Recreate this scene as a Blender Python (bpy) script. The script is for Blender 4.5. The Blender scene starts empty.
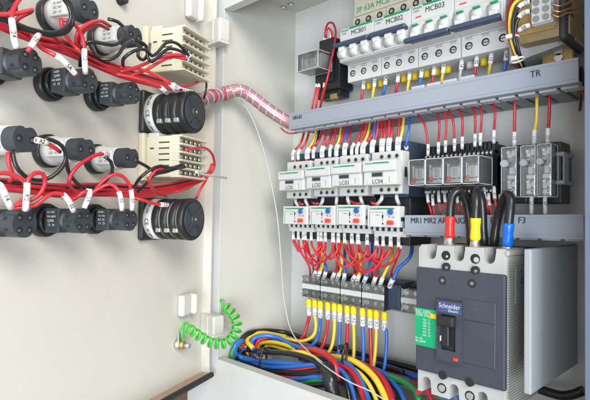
import bpy, bmesh, math, random
from mathutils import Vector, Matrix
random.seed(7)
R = math.radians
S = bpy.context.scene
COL = S.collection
# ------------------------------------------------------------------ camera model (590x400 photo pixels)
F = 500.0
PSI, PIT, ROL = R(44.7), R(1.7), R(0.9)
CAM = Vector((0, -0.567, 0))
f0 = Vector((-math.sin(PSI)*math.cos(PIT), math.cos(PSI)*math.cos(PIT), math.sin(PIT)))
r0 = Vector((math.cos(PSI), math.sin(PSI), 0))
u0 = r0.cross(f0)
cr = r0*math.cos(ROL) + u0*math.sin(ROL)
cu = u0*math.cos(ROL) - r0*math.sin(ROL)
def ray(px, py): return f0 + cr*((px-295)/F) - cu*((py-200)/F)
def P(px, py, d=0.0):                      # point of the photo on the plane d metres in front of the back plate
    r = ray(px, py); return CAM + r*((-d-CAM.y)/r.y)
def PX(px, py, X):
    r = ray(px, py); return CAM + r*((X-CAM.x)/r.x)
# door frame
A = R(21.3)
hf = Vector((-math.sin(PSI), math.cos(PSI), 0))
DU = -(hf*math.cos(A) + r0*math.sin(A)); DN = -hf*math.sin(A) + r0*math.cos(A)
DN.normalize(); DU.normalize()
_r = ray(221.5, 200); _cx = P(293.5, 200, 0).x
FD = -(CAM.y + _r.y*((_cx-CAM.x)/_r.x))      # cabinet depth: its left wall runs from the corner to the opening edge
print('FD', FD)
HG = P(201, 372, FD+0.016); HG.z = 0
DM = Matrix(((DU.x, DN.x, 0, HG.x), (DU.y, DN.y, 0, HG.y), (0, 0, 1, 0), (0, 0, 0, 1)))   # door local -> world
DMI = DM.inverted()
def PD(px, py, h=0.0):
    r = ray(px, py); o = HG + DN*h
    return CAM + r*((o-CAM).dot(DN)/r.dot(DN))
def LD(px, py, h=0.0): return DMI @ PD(px, py, h)
# ------------------------------------------------------------------ materials
MATS = {}
def mat(name, col, rough=0.5, metal=0.0, var=0.06, scale=60, bump=0.0, bscale=900, spec=0.5, coat=0.0, stain=0.0, scuff=0.0, rnd=0.0):
    m = bpy.data.materials.new(name); m.use_nodes = True
    nt = m.node_tree; b = nt.nodes['Principled BSDF']
    b.inputs['Roughness'].default_value = rough; b.inputs['Metallic'].default_value = metal
    b.inputs['Specular IOR Level'].default_value = spec
    b.inputs['Coat Weight'].default_value = coat; b.inputs['Coat Roughness'].default_value = .12
    tc = nt.nodes.new('ShaderNodeTexCoord')
    n = nt.nodes.new('ShaderNodeTexNoise'); n.inputs['Scale'].default_value = scale; n.inputs['Detail'].default_value = 5
    nt.links.new(tc.outputs['Object'], n.inputs['Vector'])
    mx = nt.nodes.new('ShaderNodeMix'); mx.data_type = 'RGBA'
    mx.inputs['A'].default_value = tuple(c*(1-var*1.6) for c in col)+(1,)
    mx.inputs['B'].default_value = tuple(min(1, c*(1+var*1.2)) for c in col)+(1,)
    nt.links.new(n.outputs['Fac'], mx.inputs['Factor'])
    out = mx.outputs['Result']
    if stain:
        n3 = nt.nodes.new('ShaderNodeTexNoise'); n3.inputs['Scale'].default_value = 9; n3.inputs['Detail'].default_value = 8; n3.inputs['Roughness'].default_value = .7
        nt.links.new(tc.outputs['Object'], n3.inputs['Vector'])
        rp = nt.nodes.new('ShaderNodeValToRGB'); rp.color_ramp.elements[0].position = .52; rp.color_ramp.elements[1].position = .78
        nt.links.new(n3.outputs['Fac'], rp.inputs['Fac'])
        ml = nt.nodes.new('ShaderNodeMath'); ml.operation = 'MULTIPLY'; ml.inputs[1].default_value = stain
        nt.links.new(rp.outputs['Color'], ml.inputs[0])
        m2 = nt.nodes.new('ShaderNodeMix'); m2.data_type = 'RGBA'
        nt.links.new(out, m2.inputs['A']); m2.inputs['B'].default_value = (col[0]*.62, col[1]*.58, col[2]*.5, 1)
        nt.links.new(ml.outputs[0], m2.inputs['Factor']); out = m2.outputs['Result']
    if rnd:
        oi = nt.nodes.new('ShaderNodeObjectInfo'); hs = nt.nodes.new('ShaderNodeHueSaturation')
        m1 = nt.nodes.new('ShaderNodeMapRange'); m1.inputs['To Min'].default_value = 1-rnd; m1.inputs['To Max'].default_value = 1+rnd*.2
        m2_ = nt.nodes.new('ShaderNodeMapRange'); m2_.inputs['To Min'].default_value = 1.0; m2_.inputs['To Max'].default_value = 1-rnd*.25
        nt.links.new(oi.outputs['Random'], m1.inputs['Value']); nt.links.new(oi.outputs['Random'], m2_.inputs['Value'])
        nt.links.new(m1.outputs['Result'], hs.inputs['Value']); nt.links.new(m2_.outputs['Result'], hs.inputs['Saturation'])
        nt.links.new(out, hs.inputs['Color']); out = hs.outputs['Color']
    if scuff:
        mp = nt.nodes.new('ShaderNodeMapping'); mp.inputs['Scale'].default_value = (1, 1, .35); mp.inputs['Rotation'].default_value = (.4, .3, .6)
        nt.links.new(tc.outputs['Object'], mp.inputs['Vector'])
        n4 = nt.nodes.new('ShaderNodeTexNoise'); n4.inputs['Scale'].default_value = 55; n4.inputs['Detail'].default_value = 9; n4.inputs['Roughness'].default_value = .78; n4.inputs['Distortion'].default_value = 1.2
        nt.links.new(mp.outputs['Vector'], n4.inputs['Vector'])
        r4 = nt.nodes.new('ShaderNodeValToRGB'); r4.color_ramp.elements[0].position = .58; r4.color_ramp.elements[1].position = .76
        nt.links.new(n4.outputs['Fac'], r4.inputs['Fac'])
        k4 = nt.nodes.new('ShaderNodeMath'); k4.operation = 'MULTIPLY'; k4.inputs[1].default_value = scuff
        nt.links.new(r4.outputs['Color'], k4.inputs[0])
        m4 = nt.nodes.new('ShaderNodeMix'); m4.data_type = 'RGBA'; nt.links.new(out, m4.inputs['A']); m4.inputs['B'].default_value = tuple(min(.8, c*.6+.22) for c in col)+(1,)
        nt.links.new(k4.outputs[0], m4.inputs['Factor']); out = m4.outputs['Result']
    nt.links.new(out, b.inputs['Base Color'])
    rr = nt.nodes.new('ShaderNodeMapRange'); rr.inputs['To Min'].default_value = max(.03, rough-.09); rr.inputs['To Max'].default_value = min(1, rough+.12)
    nt.links.new(n.outputs['Fac'], rr.inputs['Value']); nt.links.new(rr.outputs['Result'], b.inputs['Roughness'])
    if bump:
        n2 = nt.nodes.new('ShaderNodeTexNoise'); n2.inputs['Scale'].default_value = bscale; n2.inputs['Detail'].default_value = 2
        nt.links.new(tc.outputs['Object'], n2.inputs['Vector'])
        bp = nt.nodes.new('ShaderNodeBump'); bp.inputs['Strength'].default_value = bump; bp.inputs['Distance'].default_value = 0.0006
        nt.links.new(n2.outputs['Fac'], bp.inputs['Height']); nt.links.new(bp.outputs['Normal'], b.inputs['Normal'])
    MATS[name] = m; return m
paint = mat('beige_powder_paint', (.59, .568, .512), .48, 0, .04, 5, .16, 500, stain=.22, scuff=.05)
cpaint = mat('grey_powder_paint', (.52, .515, .465), .45, 0, .03, 14, .25, 700, stain=.20)
plate_m = mat('mounting_plate_paint', (.66, .665, .645), .42, 0, .03, 12, .2, 700, stain=.20)
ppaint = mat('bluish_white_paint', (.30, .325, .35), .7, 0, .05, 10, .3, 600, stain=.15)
fpaint = mat('pale_grey_frame_paint', (.58, .59, .58), .38, 0, .04, 10, .25, 600, stain=.16)
hinge_m = mat('hinge_cast_paint', (.58, .57, .53), .35, 0, .04, 40, .2, 500)
jamb_shade_m = mat('shaded_jamb_paint', (.105, .135, .20), .5, 0, .04, 20)  # darker blue frame colour with the right jamb's shade painted in
duct_m = mat('grey_duct_plastic', (.29, .32, .375), .42, 0, .04, 25, .1, 300)
tip_m = mat('pale_duct_finger_plastic', (.42, .45, .50), .4, 0, .05, 60)
duct_d = mat('grey_duct_inner_plastic', (.25, .27, .30), .5, 0, .05, 25)
whitep = mat('white_plastic', (.57, .575, .57), .38, 0, .03, 60, .12, 1500)
whitep2 = mat('terminal_white_plastic', (.54, .55, .54), .42, 0, .05, 60)
greyp = mat('moulding_joint_grey', (.28, .28, .27), .6)
beigep = mat('cream_plastic', (.60, .565, .44), .45, 0, .05, 60, .1, 1200)
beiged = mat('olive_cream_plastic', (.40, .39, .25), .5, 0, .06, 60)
blackp = mat('black_plastic', (.016, .017, .019), .38, 0, .15, 80, .15, 1200, scuff=.14)
darkp = mat('charcoal_plastic', (.035, .043, .052), .42, 0, .12, 70, .15, 1200, scuff=.14)
bluep = mat('dark_blue_plastic', (.035, .055, .095), .42, 0, .12, 70, .1)
handle_m = mat('slate_blue_handle', (.04, .06, .11), .35, 0, .1, 80)
mccb_m = mat('dark_slate_moulding', (.043, .050, .068), .48, 0, .10, 35, .25, 900, scuff=.22)
mccb_l = mat('breaker_grey_moulding', (.40, .405, .40), .5, 0, .07, 45, .2, 900, stain=.35)
ribp = mat('ribbed_grey_moulding', (.42, .405, .37), .55, 0, .06, 45)
metal = mat('zinc_plated_steel', (.62, .61, .58), .34, .7, .10, 200)
tin = mat('crimped_tin', (.72, .70, .67), .33, 1, .2, 300, .4, 900)
gold = mat('yellow_chromated_steel', (.50, .34, .12), .42, .5, .25, 60)
lamin = mat('varnished_lamination', (.34, .25, .13), .4, .3, .2, 90)
amber = mat('amber_insulating_paper', (.48, .30, .19), .4, 0, .3, 60)
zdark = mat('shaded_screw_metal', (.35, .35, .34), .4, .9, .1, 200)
hole_m = mat('dark_recess', (.012, .012, .013), .7)
slot_m = mat('vent_shadow_slot', (.05, .045, .035), .8)
greenp = mat('green_print', (.01, .27, .12), .45)
greenl = mat('green_label_film', (.0, .34, .14), .35, 0, .06, 60)
yellowl = mat('yellow_sticker', (.85, .55, .02), .4)
bluel = mat('blue_print', (.05, .09, .32), .4)
inkw = mat('white_ink', (.55, .57, .59), .5)
inkk = mat('black_ink', (.02, .02, .022), .5)
inkg = mat('grey_ink', (.22, .22, .23), .5)
redb = mat('red_button_plastic', (.78, .05, .025), .3, coat=.3)
blueb = mat('blue_button_plastic', (.03, .10, .40), .3, coat=.3)
W = {'r': mat('red_wire_insulation', (.58, .012, .025), .36, 0, .1, 90, coat=.2, scuff=.04, rnd=.16),
     'y': mat('yellow_wire_insulation', (.86, .60, .02), .33, 0, .08, 90, coat=.2, scuff=.04, rnd=.16),
     'b': mat('blue_wire_insulation', (.015, .14, .55), .33, 0, .1, 90, coat=.2, scuff=.04, rnd=.16),
     'k': mat('black_wire_insulation', (.014, .014, .016), .33, 0, .1, 90, coat=.2, scuff=.04, rnd=.16),
     'g': mat('green_wire_insulation', (.02, .26, .06), .33, 0, .1, 90, coat=.2, scuff=.04, rnd=.16),
     'G': mat('bright_green_wire_insulation', (.05, .47, .035), .34, 0, .1, 90, coat=.3, scuff=.08),
     'w': mat('white_grey_wire_insulation', (.50, .49, .50), .4, 0, .1, 90),
     'o': mat('bare_copper', (.75, .42, .24), .3, .9, .1, 90)}
WN = {'r': 'red', 'y': 'yellow', 'b': 'blue', 'k': 'black', 'g': 'green', 'G': 'bright green', 'w': 'white', 'o': 'copper'}
boot_y = mat('yellow_boot', (.88, .62, .01), .4)
boot_w = mat('white_boot', (.72, .72, .70), .4)
tie_m = mat('white_nylon_tie', (.70, .70, .66), .35)
tape_m = mat('black_vinyl_tape', (.018, .018, .02), .25, 0, .2, 40, .6, 120)
shr = {c: mat(n+'_heat_shrink', v, .3, 0, .08, 120, .5, 300, coat=.2) for c, n, v in (('r', 'red', (.72, .02, .02)), ('y', 'yellow', (.92, .66, .0)), ('b', 'blue', (.0, .13, .62)))}
rubber = mat('black_rubber_gasket', (.02, .02, .022), .6, 0, .2, 60)
tan = mat('tan_foam_edge', (.42, .30, .22), .7, 0, .12, 60)
ground_m = mat('brown_ground', (.22, .13, .08), .9, 0, .35, 18, .6, 60)
knobw = mat('frosted_knob', (.36, .39, .42), .3, 0, .05, 80)
sleeve_m = mat('marker_sleeve_plastic', (.74, .74, .74), .4, 0, .06, 200)
def clear_mat(name, tint=(.9, .93, .95), refl=.10, milk=.04):
    m = bpy.data.materials.new(name); m.use_nodes = True; nt = m.node_tree
    for n in list(nt.nodes): nt.nodes.remove(n)
    o = nt.nodes.new('ShaderNodeOutputMaterial'); t = nt.nodes.new('ShaderNodeBsdfTransparent'); g = nt.nodes.new('ShaderNodeBsdfGlossy')
    t.inputs['Color'].default_value = tint+(1,); g.inputs['Roughness'].default_value = .12
    fr = nt.nodes.new('ShaderNodeFresnel'); fr.inputs['IOR'].default_value = 1.5
    ns = nt.nodes.new('ShaderNodeTexNoise'); ns.inputs['Scale'].default_value = 120
    tc = nt.nodes.new('ShaderNodeTexCoord'); nt.links.new(tc.outputs['Object'], ns.inputs['Vector'])
    ad = nt.nodes.new('ShaderNodeMath'); ad.operation = 'MULTIPLY_ADD'; ad.inputs[1].default_value = refl*2
    nt.links.new(ns.outputs['Fac'], ad.inputs[0]); nt.links.new(fr.outputs['Fac'], ad.inputs[2])
    bp = nt.nodes.new('ShaderNodeBump'); bp.inputs['Strength'].default_value = .3; bp.inputs['Distance'].default_value = .001
    nt.links.new(ns.outputs['Fac'], bp.inputs['Height']); nt.links.new(bp.outputs['Normal'], g.inputs['Normal'])
    ms = nt.nodes.new('ShaderNodeMixShader'); df = nt.nodes.new('ShaderNodeBsdfDiffuse'); df.inputs['Color'].default_value = (.75, .80, .84, 1); mk = nt.nodes.new('ShaderNodeMixShader'); mk.inputs['Fac'].default_value = milk
    nt.links.new(ad.outputs[0], ms.inputs['Fac']); nt.links.new(t.outputs[0], ms.inputs[1]); nt.links.new(g.outputs[0], ms.inputs[2])
    nt.links.new(ms.outputs[0], mk.inputs[1]); nt.links.new(df.outputs[0], mk.inputs[2]); nt.links.new(mk.outputs[0], o.inputs['Surface']); return m
rim_hilite_m = mat('rim_highlight_plastic', (.55, .58, .61), .2, 0, .05, 60, coat=.5)  # pale colour that paints the highlights along clear cover edges
clear = clear_mat('clear_polycarbonate', (.95, .97, .98), .10)
clearp = clear_mat('clear_spiral_wrap', (.97, .90, .93), .12, .02)
_nt = clearp.node_tree; _o = [n for n in _nt.nodes if n.type == 'OUTPUT_MATERIAL'][0]; _ms = [n for n in _nt.nodes if n.type == 'MIX_SHADER'][0]; _ms = _o.inputs['Surface'].links[0].from_node
_d = _nt.nodes.new('ShaderNodeBsdfDiffuse'); _d.inputs['Color'].default_value = (.66, .46, .52, 1); _m = _nt.nodes.new('ShaderNodeMixShader'); _m.inputs['Fac'].default_value = .24
_nt.links.new(_ms.outputs[0], _m.inputs[1]); _nt.links.new(_d.outputs[0], _m.inputs[2]); _nt.links.new(_m.outputs[0], _o.inputs['Surface'])
# ------------------------------------------------------------------ mesh building
class MB:
    def __init__(s): s.bm = bmesh.new()
    def box(s, x0, x1, y0, y1, z0, z1, bev=0.0, seg=2, M=None):
        r = bmesh.ops.create_cube(s.bm, size=1.0); vs = r['verts']
        x0, x1 = min(x0, x1), max(x0, x1); y0, y1 = min(y0, y1), max(y0, y1); z0, z1 = min(z0, z1), max(z0, z1)
        for v in vs:
            v.co = Vector(((x0+x1)/2+v.co.x*(x1-x0), (y0+y1)/2+v.co.y*(y1-y0), (z0+z1)/2+v.co.z*(z1-z0)))
            if M is not None: v.co = M @ v.co
        if bev:
            es = set(e for v in vs for e in v.link_edges)
            bmesh.ops.bevel(s.bm, geom=list(es), offset=bev, segments=seg, affect='EDGES', profile=.5)
        return s
    def ring(s, c, ax, up, r, seg):
        t = ax.cross(up).normalized(); b = ax.cross(t).normalized()
        return [s.bm.verts.new(c + t*(r*math.cos(2*math.pi*i/seg)) + b*(r*math.sin(2*math.pi*i/seg))) for i in range(seg)]
    def cyl(s, p0, p1, r0_, r1_=None, seg=20, prof=None):
        p0 = Vector(p0); p1 = Vector(p1); r1_ = r0_ if r1_ is None else r1_
        ax = (p1-p0).normalized(); up = Vector((0, 0, 1)) if abs(ax.z) < .9 else Vector((1, 0, 0))
        st = prof or [(0, r0_), (1, r1_)]
        rings = [s.ring(p0.lerp(p1, t), ax, up, r, seg) for t, r in st]
        for a, b in zip(rings[:-1], rings[1:]):
            for i in range(seg):
                f = s.bm.faces.new((a[i], a[(i+1) % seg], b[(i+1) % seg], b[i])); f.smooth = True
        s.bm.faces.new(rings[0]); s.bm.faces.new(list(reversed(rings[-1])))
        return s
    def prism(s, out, y0, y1, M=None, bev=0.0):    # outline in x,z extruded along y
        a = [s.bm.verts.new((x, y0, z)) for x, z in out]; b = [s.bm.verts.new((x, y1, z)) for x, z in out]
        n = len(out); fs = [s.bm.faces.new(a), s.bm.faces.new(list(reversed(b)))]
        for i in range(n): s.bm.faces.new((a[i], b[i], b[(i+1) % n], a[(i+1) % n]))
        if M is not None:
            for v in a+b: v.co = M @ v.co
        if bev:
            bmesh.ops.bevel(s.bm, geom=list(fs[0].edges), offset=bev, segments=2, affect='EDGES', profile=.5)
        return s
    def tube(s, pts, r, seg=8, step=0.004, rad=None):
        pts = [Vector(p) for p in pts]
        if len(pts) > 2: pts = spline(pts, step)
        n = len(pts)
        tg = [(pts[min(i+1, n-1)]-pts[max(i-1, 0)]).normalized() for i in range(n)]
        up = tg[0].orthogonal().normalized(); prev = None; first = None
        for i, p in enumerate(pts):
            up = (up - tg[i]*up.dot(tg[i])).normalized(); bi = tg[i].cross(up)
            rr = rad(i/(n-1)) if rad else r
            ring = [s.bm.verts.new(p + up*(rr*math.cos(2*math.pi*k/seg)) + bi*(rr*math.sin(2*math.pi*k/seg))) for k in range(seg)]
            if prev:
                for k in range(seg):
                    f = s.bm.faces.new((prev[k], prev[(k+1) % seg], ring[(k+1) % seg], ring[k])); f.smooth = True
            else: first = ring
            prev = ring
        s.bm.faces.new(list(reversed(first))); s.bm.faces.new(prev)
        return s
    def build(s, name, m, parent=None, origin=None):
        me = bpy.data.meshes.new(name)
        bmesh.ops.recalc_face_normals(s.bm, faces=s.bm.faces)
        if origin is not None: bmesh.ops.translate(s.bm, verts=s.bm.verts, vec=-Vector(origin))
        s.bm.to_mesh(me); s.bm.free(); me.materials.append(m)
        o = bpy.data.objects.new(name, me); COL.objects.link(o)
        if origin is not None: o.location = origin
        if parent is not None: o.parent = parent
        return o
def each(s, name, m, parent=None):
    """link every separate piece collected so far as a part of its own"""
    me = bpy.data.meshes.new('t'); bmesh.ops.recalc_face_normals(s.bm, faces=s.bm.faces)
    s.bm.verts.index_update(); seen = set(); s.bm.verts.ensure_lookup_table(); res = []
    for v in s.bm.verts:
        if v.index in seen: continue
        st = [v]; comp = []; seen.add(v.index)
        while st:
            q = st.pop(); comp.append(q)
            for e in q.link_edges:
                o = e.other_vert(q)
                if o.index not in seen: seen.add(o.index); st.append(o)
        ids = {q.index: i for i, q in enumerate(comp)}; fs = set(f for q in comp for f in q.link_faces)
        c = sum((q.co for q in comp), Vector())/len(comp)
        mm = bpy.data.meshes.new(name); fl = list(fs)
        mm.from_pydata([q.co-c for q in comp], [], [[ids[x.index] for x in f.verts] for f in fl])
        mm.polygons.foreach_set('use_smooth', [f.smooth for f in fl]); mm.materials.append(m)
        o = bpy.data.objects.new(name, mm); COL.objects.link(o); o.location = c
        if parent is not None: o.parent = parent
        res.append(o)
    s.bm.free(); return res
MB.each = each
def spline(pts, step=0.004):
    out = []; n = len(pts)
    for i in range(n-1):
        p0 = pts[i-1] if i else pts[0]*2-pts[1]; p1 = pts[i]; p2 = pts[i+1]; p3 = pts[i+2] if i+2 < n else pts[-1]*2-pts[-2]
        d1 = max((p1-p0).length, 1e-5)**.5; d2 = max((p2-p1).length, 1e-5)**.5; d3 = max((p3-p2).length, 1e-5)**.5
        m1 = ((p1-p0)/d1 - (p2-p0)/(d1+d2) + (p2-p1)/d2)*d2
        m2 = ((p2-p1)/d2 - (p3-p1)/(d2+d3) + (p3-p2)/d3)*d2
        k = max(2, int((p2-p1).length/step))
        for j in range(k):
            t = j/k; t2 = t*t; t3 = t2*t
            out.append(p1*(2*t3-3*t2+1) + m1*(t3-2*t2+t) + p2*(-2*t3+3*t2) + m2*(t3-t2))
    out.append(pts[-1]); return out
def tag(o, label=None, cat=None, group=None, kind=None):
    if label: o['label'] = label
    if cat: o['category'] = cat
    if group: o['group'] = group
    if kind: o['kind'] = kind
    return o
def thing(name, label, cat, loc=(0, 0, 0), M=None, group=None):
    o = bpy.data.objects.new(name, None); COL.objects.link(o); o.empty_display_size = .01
    if M is not None: o.matrix_world = M
    else: o.location = loc
    return tag(o, label, cat, group)
def text(s, size, loc, m, parent, sx=1.0, rot=None, name='lettering', ext=0.0001, align='CENTER'):
    c = bpy.data.curves.new('t', 'FONT'); c.body = s; c.size = size; c.extrude = ext; c.align_x = align; c.align_y = 'CENTER'; c.resolution_u = 2
    o = bpy.data.objects.new('t', c)
    me = bpy.data.meshes.new_from_object(o)
    bpy.data.objects.remove(o)
    mt = Matrix.Translation(Vector(loc)) @ (rot if rot is not None else Matrix.Rotation(R(90), 4, 'X')) @ Matrix.Diagonal((sx, 1, 1, 1))
    me.transform(mt); me.materials.clear(); me.materials.append(m)
    n = bpy.data.objects.new(name, me); COL.objects.link(n)
    if parent is not None: n.parent = parent
    return n
def face(l, r, t, b, d):                    # photo-pixel box (t, b read at its middle) -> world x0,x1,z0,z1 on plane d
    mx, my = (l+r)/2, (t+b)/2
    return P(l, my, d).x, P(r, my, d).x, P(mx, b, d).z, P(mx, t, d).z
ORD = ['first', 'second', 'third', 'fourth', 'fifth', 'sixth', 'seventh', 'eighth', 'ninth', 'tenth', 'eleventh', 'twelfth', 'thirteenth', 'fourteenth',
       'fifteenth', 'sixteenth', 'seventeenth', 'eighteenth', 'nineteenth', 'twentieth']
def arclen(pts):
    L = [0]
    for a, b in zip(pts[:-1], pts[1:]): L.append(L[-1]+(b-a).length)
    return L
def cutrange(pts, s0, s1):
    L = arclen(pts); out = []
    def at(s):
        for i in range(len(L)-1):
            if L[i+1] >= s: return pts[i].lerp(pts[i+1], (s-L[i])/max(1e-9, L[i+1]-L[i]))
        return pts[-1]
    out = [at(s0)] + [p for p, l in zip(pts, L) if s0+.0005 < l < s1-.0005] + [at(s1)]
    return out, L[-1]
def wire(pts, c, r, label, sleeves=(), group=None, name='wire', cat='wire', boots=(), step=.004, seg=8):
    """sleeves: (start_from_end 'a'|'b', offset, length); a mesh of its own with marker sleeves as parts"""
    pts = [Vector(p) for p in pts]
    sp = spline(pts, step) if len(pts) > 2 else pts
    o0 = pts[0].copy()
    w = MB().tube(sp_lin(sp), r, seg=seg).build(name, W[c], None, o0)
    tag(w, label, cat, group)
    tot = arclen(sp)[-1]
    for kind, (e, off, ln), m, k in [('marker_sleeve', q, sleeve_m, 1.42) for q in sleeves] + [('ferrule_boot', q[:3], q[3], 1.7) for q in boots]:
        ln = min(ln, tot*.8)
        s0, s1 = (off, off+ln) if e == 'a' else (tot-off-ln, tot-off)
        seg_pts, _ = cutrange(sp, max(0, s0), min(tot, s1))
        if len(seg_pts) < 2: continue
        so = MB().tube(sp_lin([p-o0 for p in seg_pts]), r*k, seg=10).build(kind, m, w)
        if kind == 'marker_sleeve' and seg_pts[0].y < 5:
            c = (seg_pts[0]+seg_pts[-1])/2; tv = (seg_pts[-1]-seg_pts[0]).normalized(); v = (CAM-c).normalized()
            mid = min(seg_pts, key=lambda q: (q-c).length) if len(seg_pts) > 2 else c
            zz_ = (v-tv*v.dot(tv)).normalized(); xx_ = -tv if tv.z > 0 else tv
            yy_ = zz_.cross(xx_); sl_ = (seg_pts[-1]-seg_pts[0]).length
            q = mid - o0 + zz_*(r*k*1.02)
            rt = Matrix(((xx_.x, yy_.x, zz_.x), (xx_.y, yy_.y, zz_.y), (xx_.z, yy_.z, zz_.z))).to_4x4()
            random_txt = RT.choice(['80', 'A2', '02', '25', '13', '14', 'X1', '11', '21', '5A', 'K2', '07', '31', 'L1', 'N', '24'])
            text(random_txt, r*k*1.9, q, inkk, so, 1.0, rot=rt)
    return w
RT = random.Random(5)
class Lin(list): pass
def sp_lin(p): return Lin(p)
_ot = MB.tube
def _tube(s, pts, r, seg=8, step=0.004, rad=None):
    if isinstance(pts, Lin): step = 1e9
    if isinstance(pts, Lin) and len(pts) > 2:
        n = len(pts); tg = [(pts[min(i+1, n-1)]-pts[max(i-1, 0)]).normalized() for i in range(n)]
        up = tg[0].orthogonal().normalized(); prev = None; first = None
        for i, p in enumerate(pts):
            up = (up - tg[i]*up.dot(tg[i])).normalized(); bi = tg[i].cross(up)
            rr = rad(i/(n-1)) if rad else r
            ring = [s.bm.verts.new(p + up*(rr*math.cos(2*math.pi*k/seg)) + bi*(rr*math.sin(2*math.pi*k/seg))) for k in range(seg)]
            if prev:
                for k in range(seg):
                    f = s.bm.faces.new((prev[k], prev[(k+1) % seg], ring[(k+1) % seg], ring[k])); f.smooth = True
            else: first = ring
            prev = ring
        s.bm.faces.new(list(reversed(first))); s.bm.faces.new(prev); return s
    return _ot(s, pts, r, seg, step, rad)
MB.tube = _tube
RY = Matrix.Rotation(R(90), 4, 'X')

# ================================================================== CABINET
cornerX = P(293.5, 200, 0).x
ceilZ = P(296, 13, 0).z
openTL = P(226.5, 9, FD); openBL = P(220.5, 359.3, FD)
openX = P(221.5, 200, FD).x
topZ = openTL.z; lipZ = openBL.z
rightX = P(585.5, 200, FD).x
outX = P(191, 300, FD).x
floorZ = lipZ - .022
cab = thing('electrical_cabinet', 'grey painted steel control cabinet standing open around all the devices', 'cabinet', (0, 0, floorZ))
def cb(mb, name, m, lab=None):
    o = mb.build(name, m, None, (0, 0, floorZ)); o.parent = cab; o.location = (0, 0, 0)
    if lab: o['label'] = lab
    return o
wallR = rightX + .03
wallL = cornerX - .0015
cb(MB().box(cornerX-.02, wallR+.02, .0, .003, floorZ-.02, ceilZ+.03), 'mounting_plate', plate_m)
cb(MB().box(outX, wallL, -FD, .004, floorZ-.01, ceilZ+.012), 'side_wall', cpaint)
cb(MB().box(wallR, wallR+.002, -FD, .004, floorZ-.01, ceilZ+.012), 'side_wall', cpaint)
cb(MB().box(wallL, wallR, -FD+.001, 0, ceilZ, ceilZ+.002), 'ceiling_panel', cpaint)
cb(MB().box(wallL, wallR, -FD+.001, 0, floorZ-.002, floorZ), 'floor_panel', cpaint)
fr = MB()
t_ = .002
fr.box(outX-.0005, openX, -FD-t_, -FD, lipZ-.30, topZ+.12)                  # left jamb
fr.box(openX, wallR+.03, -FD-t_, -FD, topZ, topZ+.12)                # head
fr.box(openX, wallR+.03, -FD-t_, -FD, lipZ-.30, lipZ)                # sill
fr.box(openX, rightX, -FD, -FD+.012, lipZ-t_, lipZ); fr.box(openX, rightX, -FD, -FD+.012, topZ, topZ+t_)
cb(fr, 'front_frame', fpaint)
cb(MB().box(rightX, wallR+.03, -FD-t_-.001, -FD, lipZ+.0002, topZ-.0002, .0006), 'shaded_right_jamb', jamb_shade_m)  # right jamb of the frame, its shade put into the colour
for (a, b) in ((283.5, 10), (291, 13), (340, 3)):
    p = P(a, b, .03); cb(MB().cyl((p.x, p.y, ceilZ), (p.x, p.y, ceilZ-.004), .005, seg=14), 'screw', metal)
# door : local x = away from hinge, y = inward normal (towards camera), z up
dbot = LD(201, 372.5, 0).z
dL = .62
door = MB().box(0.0, dL, -.002, 0, dbot-.0, topZ+.12).build('door', paint)
door.parent = cab; door.matrix_world = DM
door.matrix_parent_inverse = Matrix.Identity(4)
door.matrix_basis = Matrix.Translation((0, 0, -floorZ)) @ DM
rim = MB().box(-.0022, 0, -.002, .0125, dbot, topZ+.12).box(-.0022, dL, -.0, .0165, dbot-.0022, dbot)
rim.build('door_rim', paint, door)
MB().box(-.001, dL, .001, .0165, dbot+.0002, dbot+.0012).build('foam_strip', tan, door)
MB().tube([(.004, .0195, dbot+.001), (dL, .0195, dbot+.001)], .0038, seg=10).build('gasket', rubber, door)
# hinges
def hinge(y0, y1, z0, z1, blk):
    """y0..y1 photo rows of the knuckle on the door, z0..z1 of the block on the frame"""
    a = LD(192+ (7 if y0 < 50 else 0), y0, .012); b = LD(192+(7 if y0 < 50 else 0), y1, .012)
    hl = bpy.data.objects.new('hinge', None); COL.objects.link(hl); hl.parent = cab; hl.location = (0, 0, -floorZ)
    M = DM
    k = MB(); k.box(a.x-.002, a.x+.016, 0.0005, .010, b.z, a.z, .003, M=M)
    k.box(a.x-.0105, a.x-.003, .001, .016, b.z, a.z, .004, 3, M=M); k.build('door_leaf', hinge_m, hl)
    l, r, t, bt = blk
    x0, x1, zb, zt = face(l, r, t, bt, FD+.021)
    m_ = MB(); m_.box(x0, x1, -FD-.021, -FD-.0022, zb, zt, .003, 3)
    m_.box(x0+(x1-x0)*.52, x0+(x1-x0)*.60, -FD-.0222, -FD-.020, zb+.001, zt-.001, .0008)
    m_.box(x0+.001, x1-.0005, -FD-.0218, -FD-.0025, zb-.003, zb+.001, .001)
    m_.build('frame_block', hinge_m, hl)
    return hl
hinge(-6, 20.5, 0, 0, (204.5, 219.5, 19.5, 42))
hinge(294, 315, 0, 0, (199.5, 213.5, 315, 334.5))
# ground seen under the door
g = MB().box(-6, 4, -5, 6, floorZ-.95, floorZ-.9).build('ground', ground_m); tag(g, kind='structure')

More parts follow.
